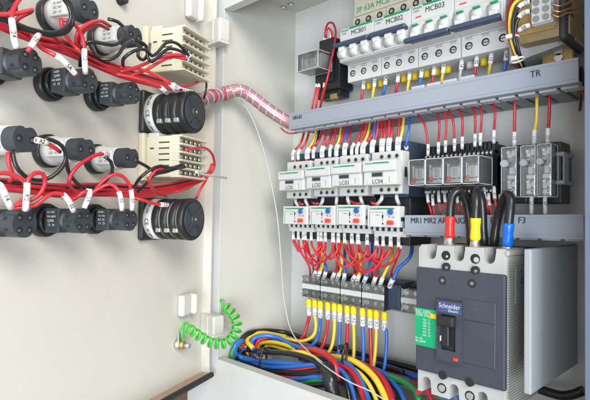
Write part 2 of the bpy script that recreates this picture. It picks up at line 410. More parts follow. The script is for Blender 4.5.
# ================================================================== DUCTS
def duct(label, l, r, tl, tr, bl_, br, d, texts, ends=None):
    """axis aligned trunking: corners given in photo pixels"""
    x0 = P(l, (tl+bl_)/2, d).x; x1 = P(r, (tr+br)/2, d).x
    zt = (P(l, tl, d).z+P(r, tr, d).z)/2; zb = (P(l, bl_, d).z+P(r, br, d).z)/2
    rt = math.atan2((P(r, tr, d).z-P(l, tl, d).z+P(r, br, d).z-P(l, bl_, d).z)/2, x1-x0)
    M = Matrix.Translation((x0, 0, (zt+zb)/2)) @ Matrix.Rotation(-rt, 4, 'Y') @ Matrix.Translation((0, 0, 0))
    th = thing('wire_duct', label, 'cable duct', M=M, group='slotted cable ducts')
    L = x1-x0; h = (zt-zb)/2*1.0
    c = MB().box(0, L, -d, -d+.002, -h, h, .0005)
    c.box(0.0, L, -d+.002, -d+.010, h-.0015, h-.0001); c.box(0.0, L, -d+.002, -d+.010, -h+.0001, -h+.0015)
    c.build('cover', duct_m, th)
    MB().box(.0004, L-.0004, -d-.0002, -d+.001, h-.0034, h-.0030).box(.0004, L-.0004, -d-.0002, -d+.001, -h+.0030, -h+.0034).build('lid_seam', duct_d, th)
    b = MB(); b.box(0.0005, L-.0005, -.003, -.0005, -h+.002, h-.002)
    n = int(L/.0185)
    for k in range(n):
        a = k*L/n
        for s_ in (-1, 1):
            b.box(a+.0005, a+L/n-.004, -d+.0025, -.002, s_*(h-.0022)-.0007, s_*(h-.0022)+.0007)
    b.build('slotted_base', duct_d, th)
    lip = MB()
    for k in range(n):
        a = k*L/n
        lip.box(a+.001, a+L/n-.0022, -d+.0102, -d+.024, -h-.0020, -h+.0008, .0009)
        q = M @ Vector((a, -d, h)); pu = (q-CAM); pu = 295+F*pu.dot(cr)/pu.dot(f0)
        if 'TR' in label and 405 < pu < 468: lip.box(a+.001, a+L/n-.0022, -d+.004, -d+.030, h+.0002, h+.0045, .0009)
    lip.each('finger_tip', tip_m, th)
    for s, px, py, sz in texts:
        p = M.inverted() @ P(px, py, d+.0003)
        text(s, sz, (p.x, -d-.0004, p.z), inkk, th, .9, ext=.0002)
    return th, M, L, h
D1 = duct('long grey slotted cable duct marked TR running above the contactors', 288.6, 578.6, 115.2, 57.9, 130.6, 84.0, .085,
     [('HN-01', 297.5, 117.5, .0072), ('TR', 535.5, 74, .0088)])
D2 = duct('lower grey cable duct marked MR1 to F3 behind the large breaker', 404.5, 584, 216.3, 216.2, 236.4, 241.2, .075,
     [('MR1', 416.5, 220.8, .0088), ('MR2', 430, 220.8, .0088), ('AR1', 444, 220.8, .0088), ('AR2', 459.5, 221, .0088), ('F1', 494, 220.5, .0088), ('F2', 507.5, 220.5, .0088), ('F3', 522, 220.5, .0088)])

# ================================================================== CONTACTORS + OVERLOADS
GC = 'motor contactors in a row'; GO = 'thermal overload relays under the contactors'
def rail(label, l, r, y, d=.012):
    x0 = P(l, y[0], d).x; x1 = P(r, y[1], d).x; z = (P(l, y[0], d).z+P(r, y[1], d).z)/2
    m = MB(); m.box(x0, x1, -.012, -.0105, z-.0175, z-.0105); m.box(x0, x1, -.012, -.0105, z+.0105, z+.0175); m.box(x0, x1, -.0105, -.002, z-.0112, z-.0098)
    m.box(x0, x1, -.0105, -.002, z+.0098, z+.0112); m.box(x0, x1, -.0035, -.002, z-.0098, z+.0098)
    tag(m.build('mounting_rail', metal, None, (x0, 0, z)), label, 'rail', 'steel mounting rails')
rail('steel mounting rail behind the row of contactors', 300, 412, (180, 176))
rail('steel mounting rail showing left of the first white breaker', 336, 520, (71.5, 30))
rail('steel mounting rail carrying the plug-in relays and narrow relays', 405, 566, (173, 168))
rail('steel mounting rail carrying the screw terminals', 312, 425, (287, 300))
def screws(mb_h, mb_s, cx, cz, y, r):
    mb_h.cyl((cx, y+.001, cz), (cx, y-.0004, cz), r, seg=14)
    mb_s.cyl((cx, y+.001, cz), (cx, y-.0008, cz), r*.62, seg=12)
def contactor(tagtxt, l, r, tt, gt, fb, bb, first):
    d, ds = .088, .074
    x0, x1, z0, z1 = face(l, r, gt, fb, d)
    zt = P((l+r)/2, tt, ds).z; zb = P((l+r)/2, bb, ds).z
    w = x1-x0
    th = thing('contactor', {0: 'leftmost white contactor, marked LC01, under the upper duct', 1: 'white contactor marked LC02, second from the left', 2: 'white contactor marked LC03 with green stripe, third from the left',
               3: 'rightmost white contactor, marked LC04, beside the clear relays'}[first], 'contactor', (x0, 0, z0), group=GC)
    h = z1-z0; zt -= z0; zb -= z0
    MB().box(.002, w-.003, -.0575, -.012, zb-.004, zt+.013, .001).build('rear_base', bluep, th)
    b = MB().box(0.001, w-.001, -ds, -.0578, zb, zt, .0012)
    b.build('terminal_housing', whitep2, th)
    f = MB().box(0, w, -d, -ds+.004, 0, h, .0012)
    f.box(-.0003, w+.0003, -d-.0022, -d+.004, h*.56, h, .001)
    f.box(w*.13, w*.76, -d-.0006, -d+.001, h*.04, h*.26, .0004)
    f.build('front_cover', whitep, th)
    MB().box(.0, w, -d-.0002, -d+.001, h*.535, h*.55).build('shadow_gap', greyp, th)
    text('Schneider', .0036, (w*.2, -d-.0024, h*.885), greenp, th, .8)
    MB().box(.002, w-.003, -ds-.0012, -ds+.001, -.0018, -.0004).build('seam', beiged, th)
    st = MB().box(w*.33, w*.82, -d-.0026, -d-.0018, h*.86, h*.915); st.build('green_stripe', greenp, th)
    wn = MB().box(w*.28, w*.60, -d-.0008, -d+.002, h*.35, h*.50, .0006).build('indicator_window', darkp, th)
    MB().box(w*.26, w*.62, -d-.0004, -d+.002, h*.325, h*.525).build('window_frame', greyp, wn)
    text(tagtxt, .0072, (w*.46, -d-.0008, h*.14), inkk, th, .95)
    MB().box(w*.80, w*.815, -d-.0002, -d+.001, h*.08, h*.36).build('print_mark', inkg, th)
    hm, sm = MB(), MB()
    for k in range(3):
        cx = w*(.36+.235*k)
        screws(hm, sm, cx, zt-(zt-h)*.52, -ds, .0030); screws(hm, sm, cx, zb*.50, -ds, .0030)
    hm.each('screw_well', greyp, th); sm.each('terminal_screw', hole_m, th)
    if first == 3:
        MB().box(w-.0012, w-.0006, -.068, -.064, h*.35, h*.75).build('side_slot', hole_m, th)
    return dict(x0=x0, w=w, z0=z0, zt=z0+zt, zb=z0+zb, ds=ds)
LCS = [contactor('LC01', 279, 303.6, 162, 171, 190.3, 198.5, 0), contactor('LC02', 306, 330.3, 158.5, 166.5, 188.3, 196.5, 1),
       contactor('LC03', 331.6, 361, 155.5, 163.8, 186, 196, 2), contactor('LC04', 363.6, 395.8, 152, 160.2, 185, 194, 3)]
def overload(l, r, tt, fb, bb, i, lab):
    dial = ['A 18', 'A 12', 'A 23', 'A 16'][i]
    d, ds = .078, .068
    x0, x1, z0, z1 = face(l, r, tt, fb, d); w = x1-x0; h = z1-z0
    zb = P((l+r)/2, bb, ds).z - z0
    th = thing('overload_relay', lab, 'overload relay', (x0, 0, z0), group=GO)
    MB().box(.001, w+.004, -.060, -.012, zb-.010, h+.010, .001).build('rear_base', blackp, th)
    MB().box(0, w, -d, -.0655, 0, h, .001).build('front_cover', whitep, th)
    MB().box(.001, w-.0008, -.0654, -.0602, h*.03, h*.97).build('rear_body', darkp, th)
    tb = MB()
    x = .003; n = 5
    pw = (w+.001)/n
    tb.box(.003, w+.003, -ds, -.045, zb, zb*.42, .0006)
    for k in range(n+1):
        a = .003 + k*(w-.003)/n
        tb.box(a, a+.0028, -ds-.002, -ds+.002, zb*.45, zb*.02, .0005)
    tb.build('terminal_block', whitep2, th)
    MB().box(.004, w+.002, -ds+.0006, -.052, zb*.42, -.0004).build('terminal_recess', hole_m, th)
    MB().box(w*.34, w*.86, -d-.0004, -d+.001, h*.84, h*.91).build('green_stripe', greenp, th)
    bm1 = MB().cyl((w*.76, -d-.0025, h*.72), (w*.76, -d+.001, h*.72), .0034, seg=18); bm1.build('blue_button', blueb, th)
    MB().box(w*.67, w*.85, -d-.0032, -d+.001, h*.12, h*.32, .0009).build('red_button', redb, th)
    fl = MB(); q = w*.08
    for a in ((q, w*.50, h*.70, h*.715), (q, q+.0006, h*.06, h*.70), (w*.50, w*.50+.0007, h*.28, h*.715)): fl.box(a[0], a[1], -d-.0004, -d+.001, a[2], a[3])
    fl.build('flap_outline', inkg, th)
    MB().box(w*.485, w*.525, -d-.0006, -d+.001, h*(.52-.03*i), h*(.66-.03*i)).box(w*.49, w*.53, -d-.0006, -d+.001, h*.13, h*.2).box(w*.28, w*.40, -d-.0005, -d+.001, h*.56, h*.575).build('dial_mark', inkk, th)
    text(dial, .0042, (w*.78, -d-.0004, h*.48), inkg, th)
    text('Schneider', .0042, (w*.22, -d-.0004, h*.875), greenp, th, .8)
    MB().box(w-.001, w+.0015, -d+.004, -.066, h*.30, h*.48).build('side_latch', hole_m, th)
    return dict(x0=x0, w=w, z0=z0, zb=z0+zb, ds=ds, zt=z0+h)
OLS = [overload(283, 307, 206.2, 224.3, 231.2, 0, 'overload relay under the contactor marked LC01, leftmost of its row'),
       overload(309.4, 334.9, 205.6, 224.8, 231.8, 1, 'white overload relay directly under the contactor marked LC02'),
       overload(336, 363.9, 204.8, 225.0, 233, 2, 'white overload relay directly under the contactor marked LC03'),
       overload(367.2, 398.9, 205.9, 227.2, 236.3, 3, 'overload relay under the contactor marked LC04, rightmost of its row')]

# ================================================================== BREAKER ROW
GM = 'white miniature circuit breakers'
XM0 = P(339.6, 45, .070).x
# world x of breaker boundaries on the front plane
bx = [P(339.6, 46, .070).x, P(373.2, 38, .070).x, P(410.5, 28, .070).x, P(453.6, 18, .070).x, P(505.5, 5, .070).x]
zrow = lambda py, px, d: P(px, py, d).z
z_ft = P(339.6, 30.2, .070).z; z_fb = P(340.5, 63, .070).z
z_tt = P(347.5, 20.0, .044).z; z_bb = P(348.5, 82.8, .053).z; z_bt = P(348.5, 66.2, .053).z
def breaker(i, lab, on):
    x0, x1 = bx[i]+.0002, bx[i+1]-.0002; w = x1-x0; n = 3
    th = thing('circuit_breaker', lab, 'circuit breaker', (x0, 0, z_fb), group=GM)
    h = z_ft-z_fb; zt = z_tt-z_fb; zb = z_bb-z_fb; zbt = z_bt-z_fb
    MB().box(.0002, w-.0002, -.044, -.012, h*.5, zt, .0008).build('upper_terminal_block', beigep, th)
    MB().box(.0002, w-.0002, -.053, -.012, zb, h*.3, .0008).build('lower_terminal_block', whitep, th)
    MB().box(.004, w-.004, -.0532, -.050, zbt-.0015, zbt-.0008).build('seam', greyp, th)
    f = MB().box(0, w, -.070, -.040, 0, h, .0012)
    f.build('front_body', whitep, th)
    MB().box(w*.30, w*.98, -.0704, -.069, h*.93, h*.985).build('green_stripe', greenp, th)
    text('Schneider', .0045, (w*.16, -.0703, h*.93), greenp, th, .72)
    text('MCB0%d' % (i+1), .0088, (w*.58, -.0703, h*.80), inkk, th, .9)
    text('C60N', .0034, (w*.14, -.0703, h*.84), inkg, th, .9)
    hm, sm, vs, ck = MB(), MB(), MB(), MB()
    for k in range(n):
        cx = w*(k+.5)/n
        hm.cyl((cx, -.043, zt-.0075), (cx, -.0445, zt-.0075), .0042, seg=18); hm.cyl((cx, -.051, (zb+zbt)/2), (cx, -.0534, (zb+zbt)/2), .0042, seg=20)
        sm.cyl((cx, -.043, zt-.0075), (cx, -.0447, zt-.0075), .0024, seg=10); sm.cyl((cx+.0004, -.051, (zb+zbt)/2-.0004), (cx+.0004, -.0536, (zb+zbt)/2-.0004), .0029, seg=12)
        vs.box(cx-.0042, cx+.0042, -.0532, -.052, zbt-.0042, zbt-.0034); vs.box(cx-.0042, cx+.0042, -.0532, -.052, zbt-.0024, zbt-.0016); ck.box(cx-.0024, cx+.0028, -.0538, -.053, (zb+zbt)/2-.0008, (zb+zbt)/2)
    hm.each('screw_well', hole_m, th); sm.each('terminal_screw', metal, th); vs.each('vent_slot', greyp, th); ck.each('screw_slot', hole_m, th)
    top = h*.42 if on else h*.56
    MB().box(w*.02, w*.98, -.0722, -.0695, 0.001, top, .0012).build('toggle_housing', whitep2, th)
    for k in range(n):
        cx = w*(k+.5)/n; tgl = MB(); cz = h*(.22 if on else .30)
        tgl.cyl((cx-.0064, -.0715, cz), (cx+.0064, -.0715, cz), .0066 if on else .0058, seg=24)
        if on: tgl.box(cx-.0048, cx+.0048, -.0785, -.0725, h*.27, h*.42, .0012)
        else: tgl.box(cx-.0048, cx+.0048, -.0785, -.0725, h*.10, h*.24, .0012)
        t0 = tgl.build('toggle', whitep, th)
        if on: MB().box(cx-.0022, cx+.0022, -.0775, -.0762, h*.16, h*.24, .0003).build('toggle_mark', inkg, t0)
        else: MB().box(cx-.0038, cx+.0038, -.0768, -.0735, h*.41, h*.46, .0004).build('green_flag', greenp, t0)
    zz = (h*.40, h*.53) if on else (-.001, h*.11)
    MB().box(-.003 if i in (0, 2) else 0, w*.985, -.0815, -.0755, zz[0], zz[1], .0020, 3).box(w*.05, w*.95, -.077, -.0705, zz[0]+.001, zz[1]-.001).build('handle_bar', handle_m, th)
    if not on: MB().box(w*.12, w*.26, -.0705, -.069, h*.66, h*.695).build('red_mark', redb, th)
breaker(0, 'leftmost white breaker, marked MCB01, blue handle bar raised', True)
breaker(1, 'white breaker marked MCB02, blue handle bar raised, second from left', True)
breaker(2, 'white breaker marked MCB03, handle bar lowered and green flags showing', False)
breaker(3, 'rightmost white breaker beside the red, yellow and black cable loop', False)
# strip with green print above the breakers
x0 = P(353, 8, .046).x; x1 = P(470, -20, .046).x
zt2 = z_tt+.0005; 
th = thing('breaker_row_above', 'cream breaker housing with green lettering above the white breakers', 'circuit breaker', (x0, 0, zt2))
MB().box(0, x1-x0, -.044, -.012, .0002, .05, .001).build('housing', beigep, th)
text('3P 63A MCB  E  3P 63A', .0105, (.004, -.0442, .0075), greenp, th, .95, align='LEFT')
# narrow plug-in relay left of the breakers
x0, x1, z0, z1 = face(312.5, 337.5, 42, 96, .045)
th = thing('small_relay_socket', 'tall black relay socket left of the breaker marked MCB01', 'relay socket', (x0, 0, z0))
w, h = x1-x0, z1-z0
so = MB().box(.010, w, -.040, -.010, h*.12, h*.98, .0015).box(.0, w*.9, -.034, -.012, 0.0, h*.30, .0015).box(w*.35, w*.95, -.050, -.030, h*.72, h*1.02, .0015)
so.box(.004, w*.8, -.044, -.012, h*.25, h*.68, .0015); so.build('socket_body', blackp, th)
MB().box(w*.55, w*.8, -.036, -.030, -.004, .004, .001).build('brass_clip', gold, th)
for k in range(2):
    cx = w*(.48+.25*k); MB().cyl((cx, -.044, h*1.0), (cx, -.044, h*1.0+.012), .0032, seg=12).build('wire_collar', boot_w, th)
a0, a1, c0, c1 = face(297.5, 318, 52, 69.5, .075)
th2 = thing('plug_in_relay', 'clear plug-in relay on the single black socket left of MCB01', 'relay', (a0, 0, c0), group='clear plug-in relays')
def relay_guts(th, w, h, y0, y1, flag=True):
    MB().box(.0015, w-.0015, y1-.009, y1, .0015, h*.40, .001).box(.0015, w-.0015, y1-.005, y1-.0005, h*.40, h-.002, .001).build('relay_base', whitep, th)
    g = MB().cyl((w*.5, y0+.008, h*.52), (w*.5, y1-.004, h*.52), min(w, h)*.30, seg=16); g.box(w*.22, w*.80, y0+.0040, y1-.003, h*.24, h*.66, .001); g.build('coil', whitep, th)
    MB().box(w*.26, w*.78, y0+.0035, y0+.012, h*.68, h*.74, .0006).box(w*.46, w*.53, y0+.0030, y0+.009, h*.30, h*.60, .0004).build('armature', zdark, th)
    k = MB(); k.box(w*.10, w*.18, y0+.004, y1-.003, h*.2, h*.8, .0006); k.box(w*.82, w*.90, y0+.004, y1-.003, h*.2, h*.85, .0006)
    k.box(w*.2, w*.8, y0+.0045, y0+.006, h*.66, h*.76, .0004); k.box(w*.25, w*.35, y0+.003, y0+.006, h*.15, h*.6); k.box(w*.6, w*.7, y0+.003, y0+.006, h*.2, h*.6)
    k.each('contact_spring', metal, th)
    MB().box(w*.86, w*.95, y0+.008, y1-.003, h*.12, h*.90, .0005).build('side_plate', whitep2, th)
    MB().box(w*.10, w*.90, y0+.003, y1-.003, h*.07, h*.20, .0005).build('carrier', whitep, th)
    if flag:
        MB().box(w*.16, w*.36, y0+.0012, y0+.003, h*.10, h*.30, .0008).build('red_flag', redb, th)
        MB().box(w*.25, w*.78, y0+.0012, y0+.002, h*.76, h*.84).build('dark_mark', bluep, th)
def edges(th, w, h, y0, y1, t=.0007):  # thin pale bars along the cover edges, painting their bright highlights
    m = MB(); e = .0002
    for x in (-e, w-t+e):
        for z in (-e, h-t+e): m.box(x, x+t, y0-e, y1, z, z+t)
    for y in (y0-e, y1-t):
        for z in (-e, h-t+e): m.box(-e, w+e, y, y+t, z, z+t)
        for x in (-e, w-t+e): m.box(x, x+t, y, y+t, -e, h+e)
    m.build('cover_rim_highlight', rim_hilite_m, th)
def shell(w, h, y0, y1, t=.0008):
    m = MB(); m.box(0, w, y0, y1, 0, h, .0014, 2); return m
w, h = a1-a0, c1-c0
shell(w, h, -.075, -.046).build('clear_cover', clear, th2)
relay_guts(th2, w, h, -.075, -.046, False); edges(th2, w, h, -.075, -.046)

# ================================================================== PLUG-IN RELAYS ROW (clear)
bounds = [408.8, 425.4, 443.2, 462.0, 479.2]
tops = [160.6, 158.8, 156.6, 154.4]; bots = [185.2, 185.0, 184.2, 183.0]
dr = .082
rl = ['leftmost of the four clear plug-in relays beside the contactors', 'second from the left of the four clear plug-in relays', 'third from the left of the four clear plug-in relays', 'rightmost of the four clear plug-in relays, its side face showing']
zt_ = sum(P((bounds[k]+bounds[k+1])/2, tops[k], dr).z for k in range(4))/4; zb_ = sum(P((bounds[k]+bounds[k+1])/2, bots[k], dr).z for k in range(4))/4
for k in range(4):
    x0 = P(bounds[k], 172, dr).x; x1 = P(bounds[k+1], 172, dr).x; w = x1-x0; h = zt_-zb_
    th = thing('plug_in_relay', rl[k], 'relay', (x0, 0, zb_), group='clear plug-in relays')
    shell(w-.0006, h, -dr, -.0495).build('clear_cover', clear, th)
    relay_guts(th, w, h, -dr, -.0495); edges(th, w-.0006, h, -dr, -.0495)
    sk = thing('relay_socket', 'black screw socket holding the %s clear relay from the contactors' % ['nearest', 'second', 'third', 'fourth'][k], 'relay socket', (x0, 0, zb_), group='black relay sockets')
    m = MB().box(.0004, w-.001, -.049, -.012, -.004, h+.004, .001)
    m.box(.0004, w-.001, -.036, -.012, -.017, h+.017, .001)
    for q in range(4):
        a = w*(q+.5)/4
        m.box(a-w*.10, a+w*.10, -.044, -.034, h+.006, h+.019, .0008); m.box(a-w*.10, a+w*.10, -.044, -.034, -.019, -.006, .0008)
        m.box(a-w*.10, a+w*.10, -.049, -.034, h+.002, h+.010, .0008); m.box(a-w*.10, a+w*.10, -.049, -.034, -.010, -.002, .0008)
    m.build('socket_body', blackp, sk)
    sm = MB()
    for q in range(4):
        a = w*(q+.5)/4
        sm.cyl((a, -.049, h+.006), (a, -.0496, h+.006), .0014, seg=10); sm.cyl((a, -.049, -.006), (a, -.0496, -.006), .0014, seg=10)
    sm.each('terminal_screw', metal, sk)
# dark blue end block between LC04 and the relays
x0, x1, z0, z1 = face(398, 411, 144, 205, .05)
th = thing('terminal_end_block', 'dark blue plastic block squeezed between contactor LC04 and the clear relays', 'plastic block', (x0, 0, z0))
m = MB().box(0, (x1-x0), -.045, -.012, 0, z1-z0, .0015).box(.002, (x1-x0)*.8, -.050, -.04, (z1-z0)*.62, (z1-z0)*.98, .001); m.build('block_body', bluep, th)
MB().box((x1-x0)*.2, (x1-x0)*.8, -.0505, -.044, .004, (z1-z0)*.15, .001).build('clip', darkp, th)
# three narrow interface relays with knobs
nl = ['first narrow clear relay with round knob, nearest the four plug-in relays', 'middle one of the three narrow clear relays with round knobs', 'rightmost narrow clear relay with round knob, beside the end clamp']
for k, (l, r, t, b) in enumerate([(501.3, 516.3, 147, 196.5), (520.6, 535.3, 145.5, 196.8), (537, 551.2, 143.8, 196.5)]):
    x0, x1, z0, z1 = face(l, r, t, b, .060); w, h = x1-x0, z1-z0
    th = thing('narrow_relay', nl[k], 'relay', (x0, 0, z0), group='narrow clear relays with knobs')
    MB().box(-.0014, w+.003, -.040, -.012, -.006, h+.004, .001).build('base', blackp, th)
    MB().box(0, w, -.060, -.0405, 0, h, .0012).build('clear_cover', clear, th); edges(th, w, h, -.060, -.0405, .0006)
    g = MB()
    g.box(w*.12, w*.88, -.046, -.0405, h*.03, h*.97, .0008)
    g.build('circuit_carrier', ppaint, th)
    q = MB()
    for (a, b_, c, d_) in ((.15, .45, .80, .93), (.52, .85, .82, .95), (.2, .8, .36, .44), (.25, .75, .06, .14), (.2, .5, .16, .27), (.55, .85, .20, .30), (.3, .7, .46, .60)):
        q.box(w*a, w*b_, -.051-.004*((a*7) % 1), -.045, h*c, h*d_, .0006)
    q.each('terminal_plate', whitep, th)
    q = MB(); 
    for (a, c) in ((.3, .72), (.7, .60), (.35, .30), (.68, .12), (.3, .9)): q.cyl((w*a, -.045, h*c), (w*a, -.054, h*c), w*.13, seg=10)
    q.each('screw', metal, th)
    MB().cyl((w*.32, -.060, h*.66), (w*.32, -.066, h*.66), w*.27, w*.24, seg=20).build('knob', knobw, th)
# end clamp
x0, x1, z0, z1 = face(554.5, 564.3, 151.5, 184.5, .045); w, h = x1-x0, z1-z0
th = thing('rail_end_clamp', 'pale blue rail end clamp right of the narrow relays', 'end clamp', (x0, 0, z0))
MB().box(0, w, -.045, -.012, h*.86, h, .0015).box(0, w, -.045, -.012, 0, h*.14, .0015).box(0, w*.35, -.042, -.012, h*.1, h*.9, .001).box(w*.8, w, -.045, -.03, h*.1, h*.9, .001).build('clamp_frame', ppaint, th)
MB().box(w*.4, w*.78, -.034, -.014, h*.14, h*.86, .001).build('clamp_core', handle_m, th)
MB().cyl((w*.55, -.034, h*.5), (w*.55, -.037, h*.5), .002, seg=10).build('screw', metal, th)
x0b, x1b, z0b, z1b = face(551, 558, 148, 196, .04)

# ================================================================== TERMINAL STRIP
gb = [302.5, 321.6, 340.7, 362.3, 385.6]
gt_ = [276.2, 278.7, 281.2, 284.2]; gbm = [298.2, 301.2, 304.6, 309]
dt = .052
zt_ = sum(P((gb[k]+gb[k+1])/2, gt_[k], dt).z for k in range(4))/4; zb_ = sum(P((gb[k]+gb[k+1])/2, gbm[k], dt).z for k in range(4))/4
tx = [P(a, 290, dt).x for a in gb]
tdx = tx[4]-tx[0]
def termblock(name_lab, x0, w, n, h, z0):
    th = thing('terminal_block', name_lab, 'terminal block', (x0, 0, z0), group='black screw terminal blocks')
    MB().box(.0003, w-.0003, -.040, -.012, 0, h, .0008).box(.001, w-.001, -.034, -.012, h-.001, h+.004, .0008).build('body', blackp, th)
    MB().box(.0006, w-.0006, -dt-.0022, -.0405, h*.40, h*.63, .0006).build('marker_strip', whitep, th)
    ht, hm, sm = MB(), MB(), MB()
    for k in range(n):
        cx = w*(k+.5)/n; r = min(w/n*.42, h*.17)
        for cz in (h*.80, h*.20):
            ht.cyl((cx, -.0405, cz), (cx, -.047, cz), r, seg=16)
            hm.cyl((cx, -.0470, cz), (cx, -.0474, cz), r*.80, seg=16)
            sm.cyl((cx, -.0470, cz), (cx, -.0480, cz), r*.52, seg=12)
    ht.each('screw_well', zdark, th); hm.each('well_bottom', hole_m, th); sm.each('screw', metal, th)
    MB().box(.0004, w-.0004, -.0535, -.041, 0.0004, h-.0004, .0008).build('clear_cover', clear, th)
    MB().box(w-.0009, w-.0001, -.0538, -.04, 0, h).build('divider', blackp, th)
for k in range(4):
    termblock(['leftmost three-pole terminal block under a clear cover', 'second three-pole terminal block from the left end of the strip', 'third three-pole terminal block from the left end of the strip', 'fourth three-pole terminal block, beside the blue end piece'][k],
              tx[0]+k*tdx/4, tdx/4, 3, zt_-zb_, zb_)
x0, x1, z0, z1 = face(386.2, 401, 284.5, 310, .046)
th = thing('terminal_end_block', 'dark blue end piece between the three-pole terminal blocks and the two-pole block', 'plastic block', (x0, 0, z0))
MB().box(0, x1-x0, -.046, -.012, 0, z1-z0, .002).box((x1-x0)*.1, (x1-x0)*.95, -.038, -.012, (z1-z0)*.98, (z1-z0)*1.08, .001).build('block_body', bluep, th)
MB().box((x1-x0)*.75, (x1-x0)*.96, -.0475, -.044, (z1-z0)*.1, (z1-z0)*.9, .0008).build('latch', handle_m, th)
x0, x1, z0, z1 = face(401.2, 418, 288.8, 313.3, dt)
termblock('small two-pole terminal block half hidden by the large breaker', x0, x1-x0, 2, z1-z0, z0)

# ================================================================== MOULDED CASE BREAKER
dm = .115
pTL = P(416.4, 266, dm); pTR = P(505.2, 272, dm)
x0 = P(415.8, 300, dm).x; x1 = P(505.3, 325, dm).x; w = x1-x0
z_top = P(455, 246.5, dm).z; z_bot = P(452, 401.5, dm).z; h = z_top-z_bot
th = thing('large_circuit_breaker', 'large dark grey three-pole breaker with green label and black toggle', 'circuit breaker', (x0, 0, z_bot))
zz = lambda px, py: P(px, py, dm).z - z_bot
zc_t = (zz(416, 266.5)+zz(505, 275.5))/2; zc_b = (zz(414, 368)+zz(478, 386))/2
# grey end mouldings with U notches
def notched(zlo, zhi, up, cxs, nw, nd):
    o = []
    if up:
        o = [(0.001, zlo), (w-.001, zlo), (w-.001, zhi)]
        for cx in reversed(cxs):
            o.append((cx+nw, zhi))
            for q in range(0, 9): a = R(180*q/8); o.append((cx+nw*math.cos(a), zhi-nd+nw-nw*math.sin(a)*1.0))
            o.append((cx-nw, zhi))
        o += [(0.004, zhi), (0.001, zhi-.004)]
    else:
        o = [(w-.001, zhi), (0.001, zhi), (0.001, zlo)]
        for cx in cxs:
            o.append((cx-nw, zlo))
            for q in range(0, 9): a = R(180-180*q/8); o.append((cx+nw*math.cos(a), zlo+nd-nw+nw*math.sin(a)))
            o.append((cx+nw, zlo))
        o += [(w-.001, zlo)]
    return o
def xm(px, py): return P(px, py, dm-.006).x - x0
ntop = [xm(433, 252), xm(460.5, 255), xm(491, 258)]
nbot = [xm(428, 390), xm(455.5, 397), xm(484, 404)]
M1 = MB().prism(notched(zc_t-.004, h, True, ntop, .0058, .0148), -dm+.003, -.070, bev=.0006)
M1.build('upper_terminal_moulding', mccb_l, th)
M2 = MB().prism(notched(0, zc_b+.003, False, nbot, .0052, .0165), -dm+.003, -.070, bev=.0006)
M2.build('lower_terminal_moulding', mccb_l, th)
MB().box(.003, w-.003, -.0705, -.030, .001, h-.001, .001).build('base', mccb_l, th)
nb = MB()
for cx in ntop: nb.box(cx-.0075, cx+.0075, -.0720, -.0700, h-.018, h-.001)
nb.each('notch_back', ribp, th)
cv = MB().box(0, w, -dm, -.066, zc_b, zc_t, .0018, 3); cv.build('front_cover', mccb_m, th)
# side ribs
sb = MB().box(w-.0012, w+.0003, -dm+.004, -.018, .002, h-.003)
k = 0; zq = .006
while zq < h-.006:
    sb.box(w-.0010, w+.0008, -dm+.006, -.020, zq, zq+.0014); zq += .0024
sb.build('ribbed_side', ribp, th)
MB().box(w-.001, w+.0022, -dm+.002, -.012, h-.006, h-.001, .0008).build('side_ledge', mccb_l, th)
ya_ = PX(514.5, 280, x0+w).y; yb_ = PX(527.5, 280, x0+w).y; ym_ = (ya_+yb_)/2; za_ = PX(520, 266, x0+w).z-z_bot; zb2 = PX(520, 303, x0+w).z-z_bot; print('lab', ya_, yb_, za_, zb2, h)
lb = MB().box(w+.0006, w+.0014, ya_, yb_, zb2, za_, .0003).build('side_label', ppaint, th)
rs = Matrix.Rotation(R(90), 4, 'Z') @ Matrix.Rotation(R(90), 4, 'X')
text('Schneider', .0046, (w+.0016, ym_, za_-.005), inkg, lb, .9, rot=rs); text('CE', .009, (w+.0016, ym_, za_-.014), inkk, lb, .9, rot=rs); text('IEC 60947-2', .0034, (w+.0016, ym_, za_-.024), inkg, lb, .9, rot=rs)
# centre raised panels
def q4(l, r, t, b, y=None):
    a = face(l, r, t, b, dm); return a[0]-x0, a[1]-x0, a[2]-z_bot, a[3]-z_bot
e = q4(438.5, 463.8, 300.5, 361); e2 = q4(463.8, 496, 300.8, 366)
MB().box(e2[0]-.002, e2[1], -dm-.0012, -dm+.001, e2[2], e2[3], .0008).build('raised_panel', mccb_m, th)
ln = (e2[2]*.33+e2[3]*.67)
MB().box(e2[0]+.001, e2[1]-.0005, -dm-.0014, -dm-.001, ln, ln+.0005).build('panel_groove', hole_m, th)
tp = MB()
ez = q4(443.2, 457.5, 314.5, 350)
# toggle frame around a real slot
for a in ((e[0], ez[0], e[2], e[3]), (ez[1], e[1]-.0002, e[2], e[3]), (ez[0], ez[1], e[2], ez[2]), (ez[0], ez[1], ez[3], e[3])):
    tp.box(a[0], a[1], -dm-.0042, -dm+.001, a[2], a[3])
tp.build('toggle_frame', mccb_m, th)
MB().box(ez[0]-.0002, ez[1]+.0002, -dm-.0012, -dm+.0005, ez[2], ez[3]).build('toggle_slot', hole_m, th)
kz = ez[2]+(ez[3]-ez[2])*.70
tg_ = MB().box(ez[0]-.0015, ez[1]+.0012, -dm-.012, -dm-.0046, kz, ez[3]-.0005, .0018, 3).box(ez[0]+.001, ez[1]-.005, -dm-.0075, -dm, ez[2]+.004, kz+.001, .0015); tg_.build('toggle', blackp, th)
MB().box(ez[0]+.001, ez[0]+.0018, -dm-.0085, -dm-.003, ez[2]+.009, ez[2]+.014).build('toggle_mark', inkw, th)
bp_ = q4(440.3, 463.3, 301.8, 312.6)
bpm = mat('brand_plate_blue', (.045, .07, .19), .4)
lp = MB().box(bp_[0], bp_[1], -dm-.0046, -dm-.004, bp_[2], bp_[3]).build('brand_plate', bpm, th)
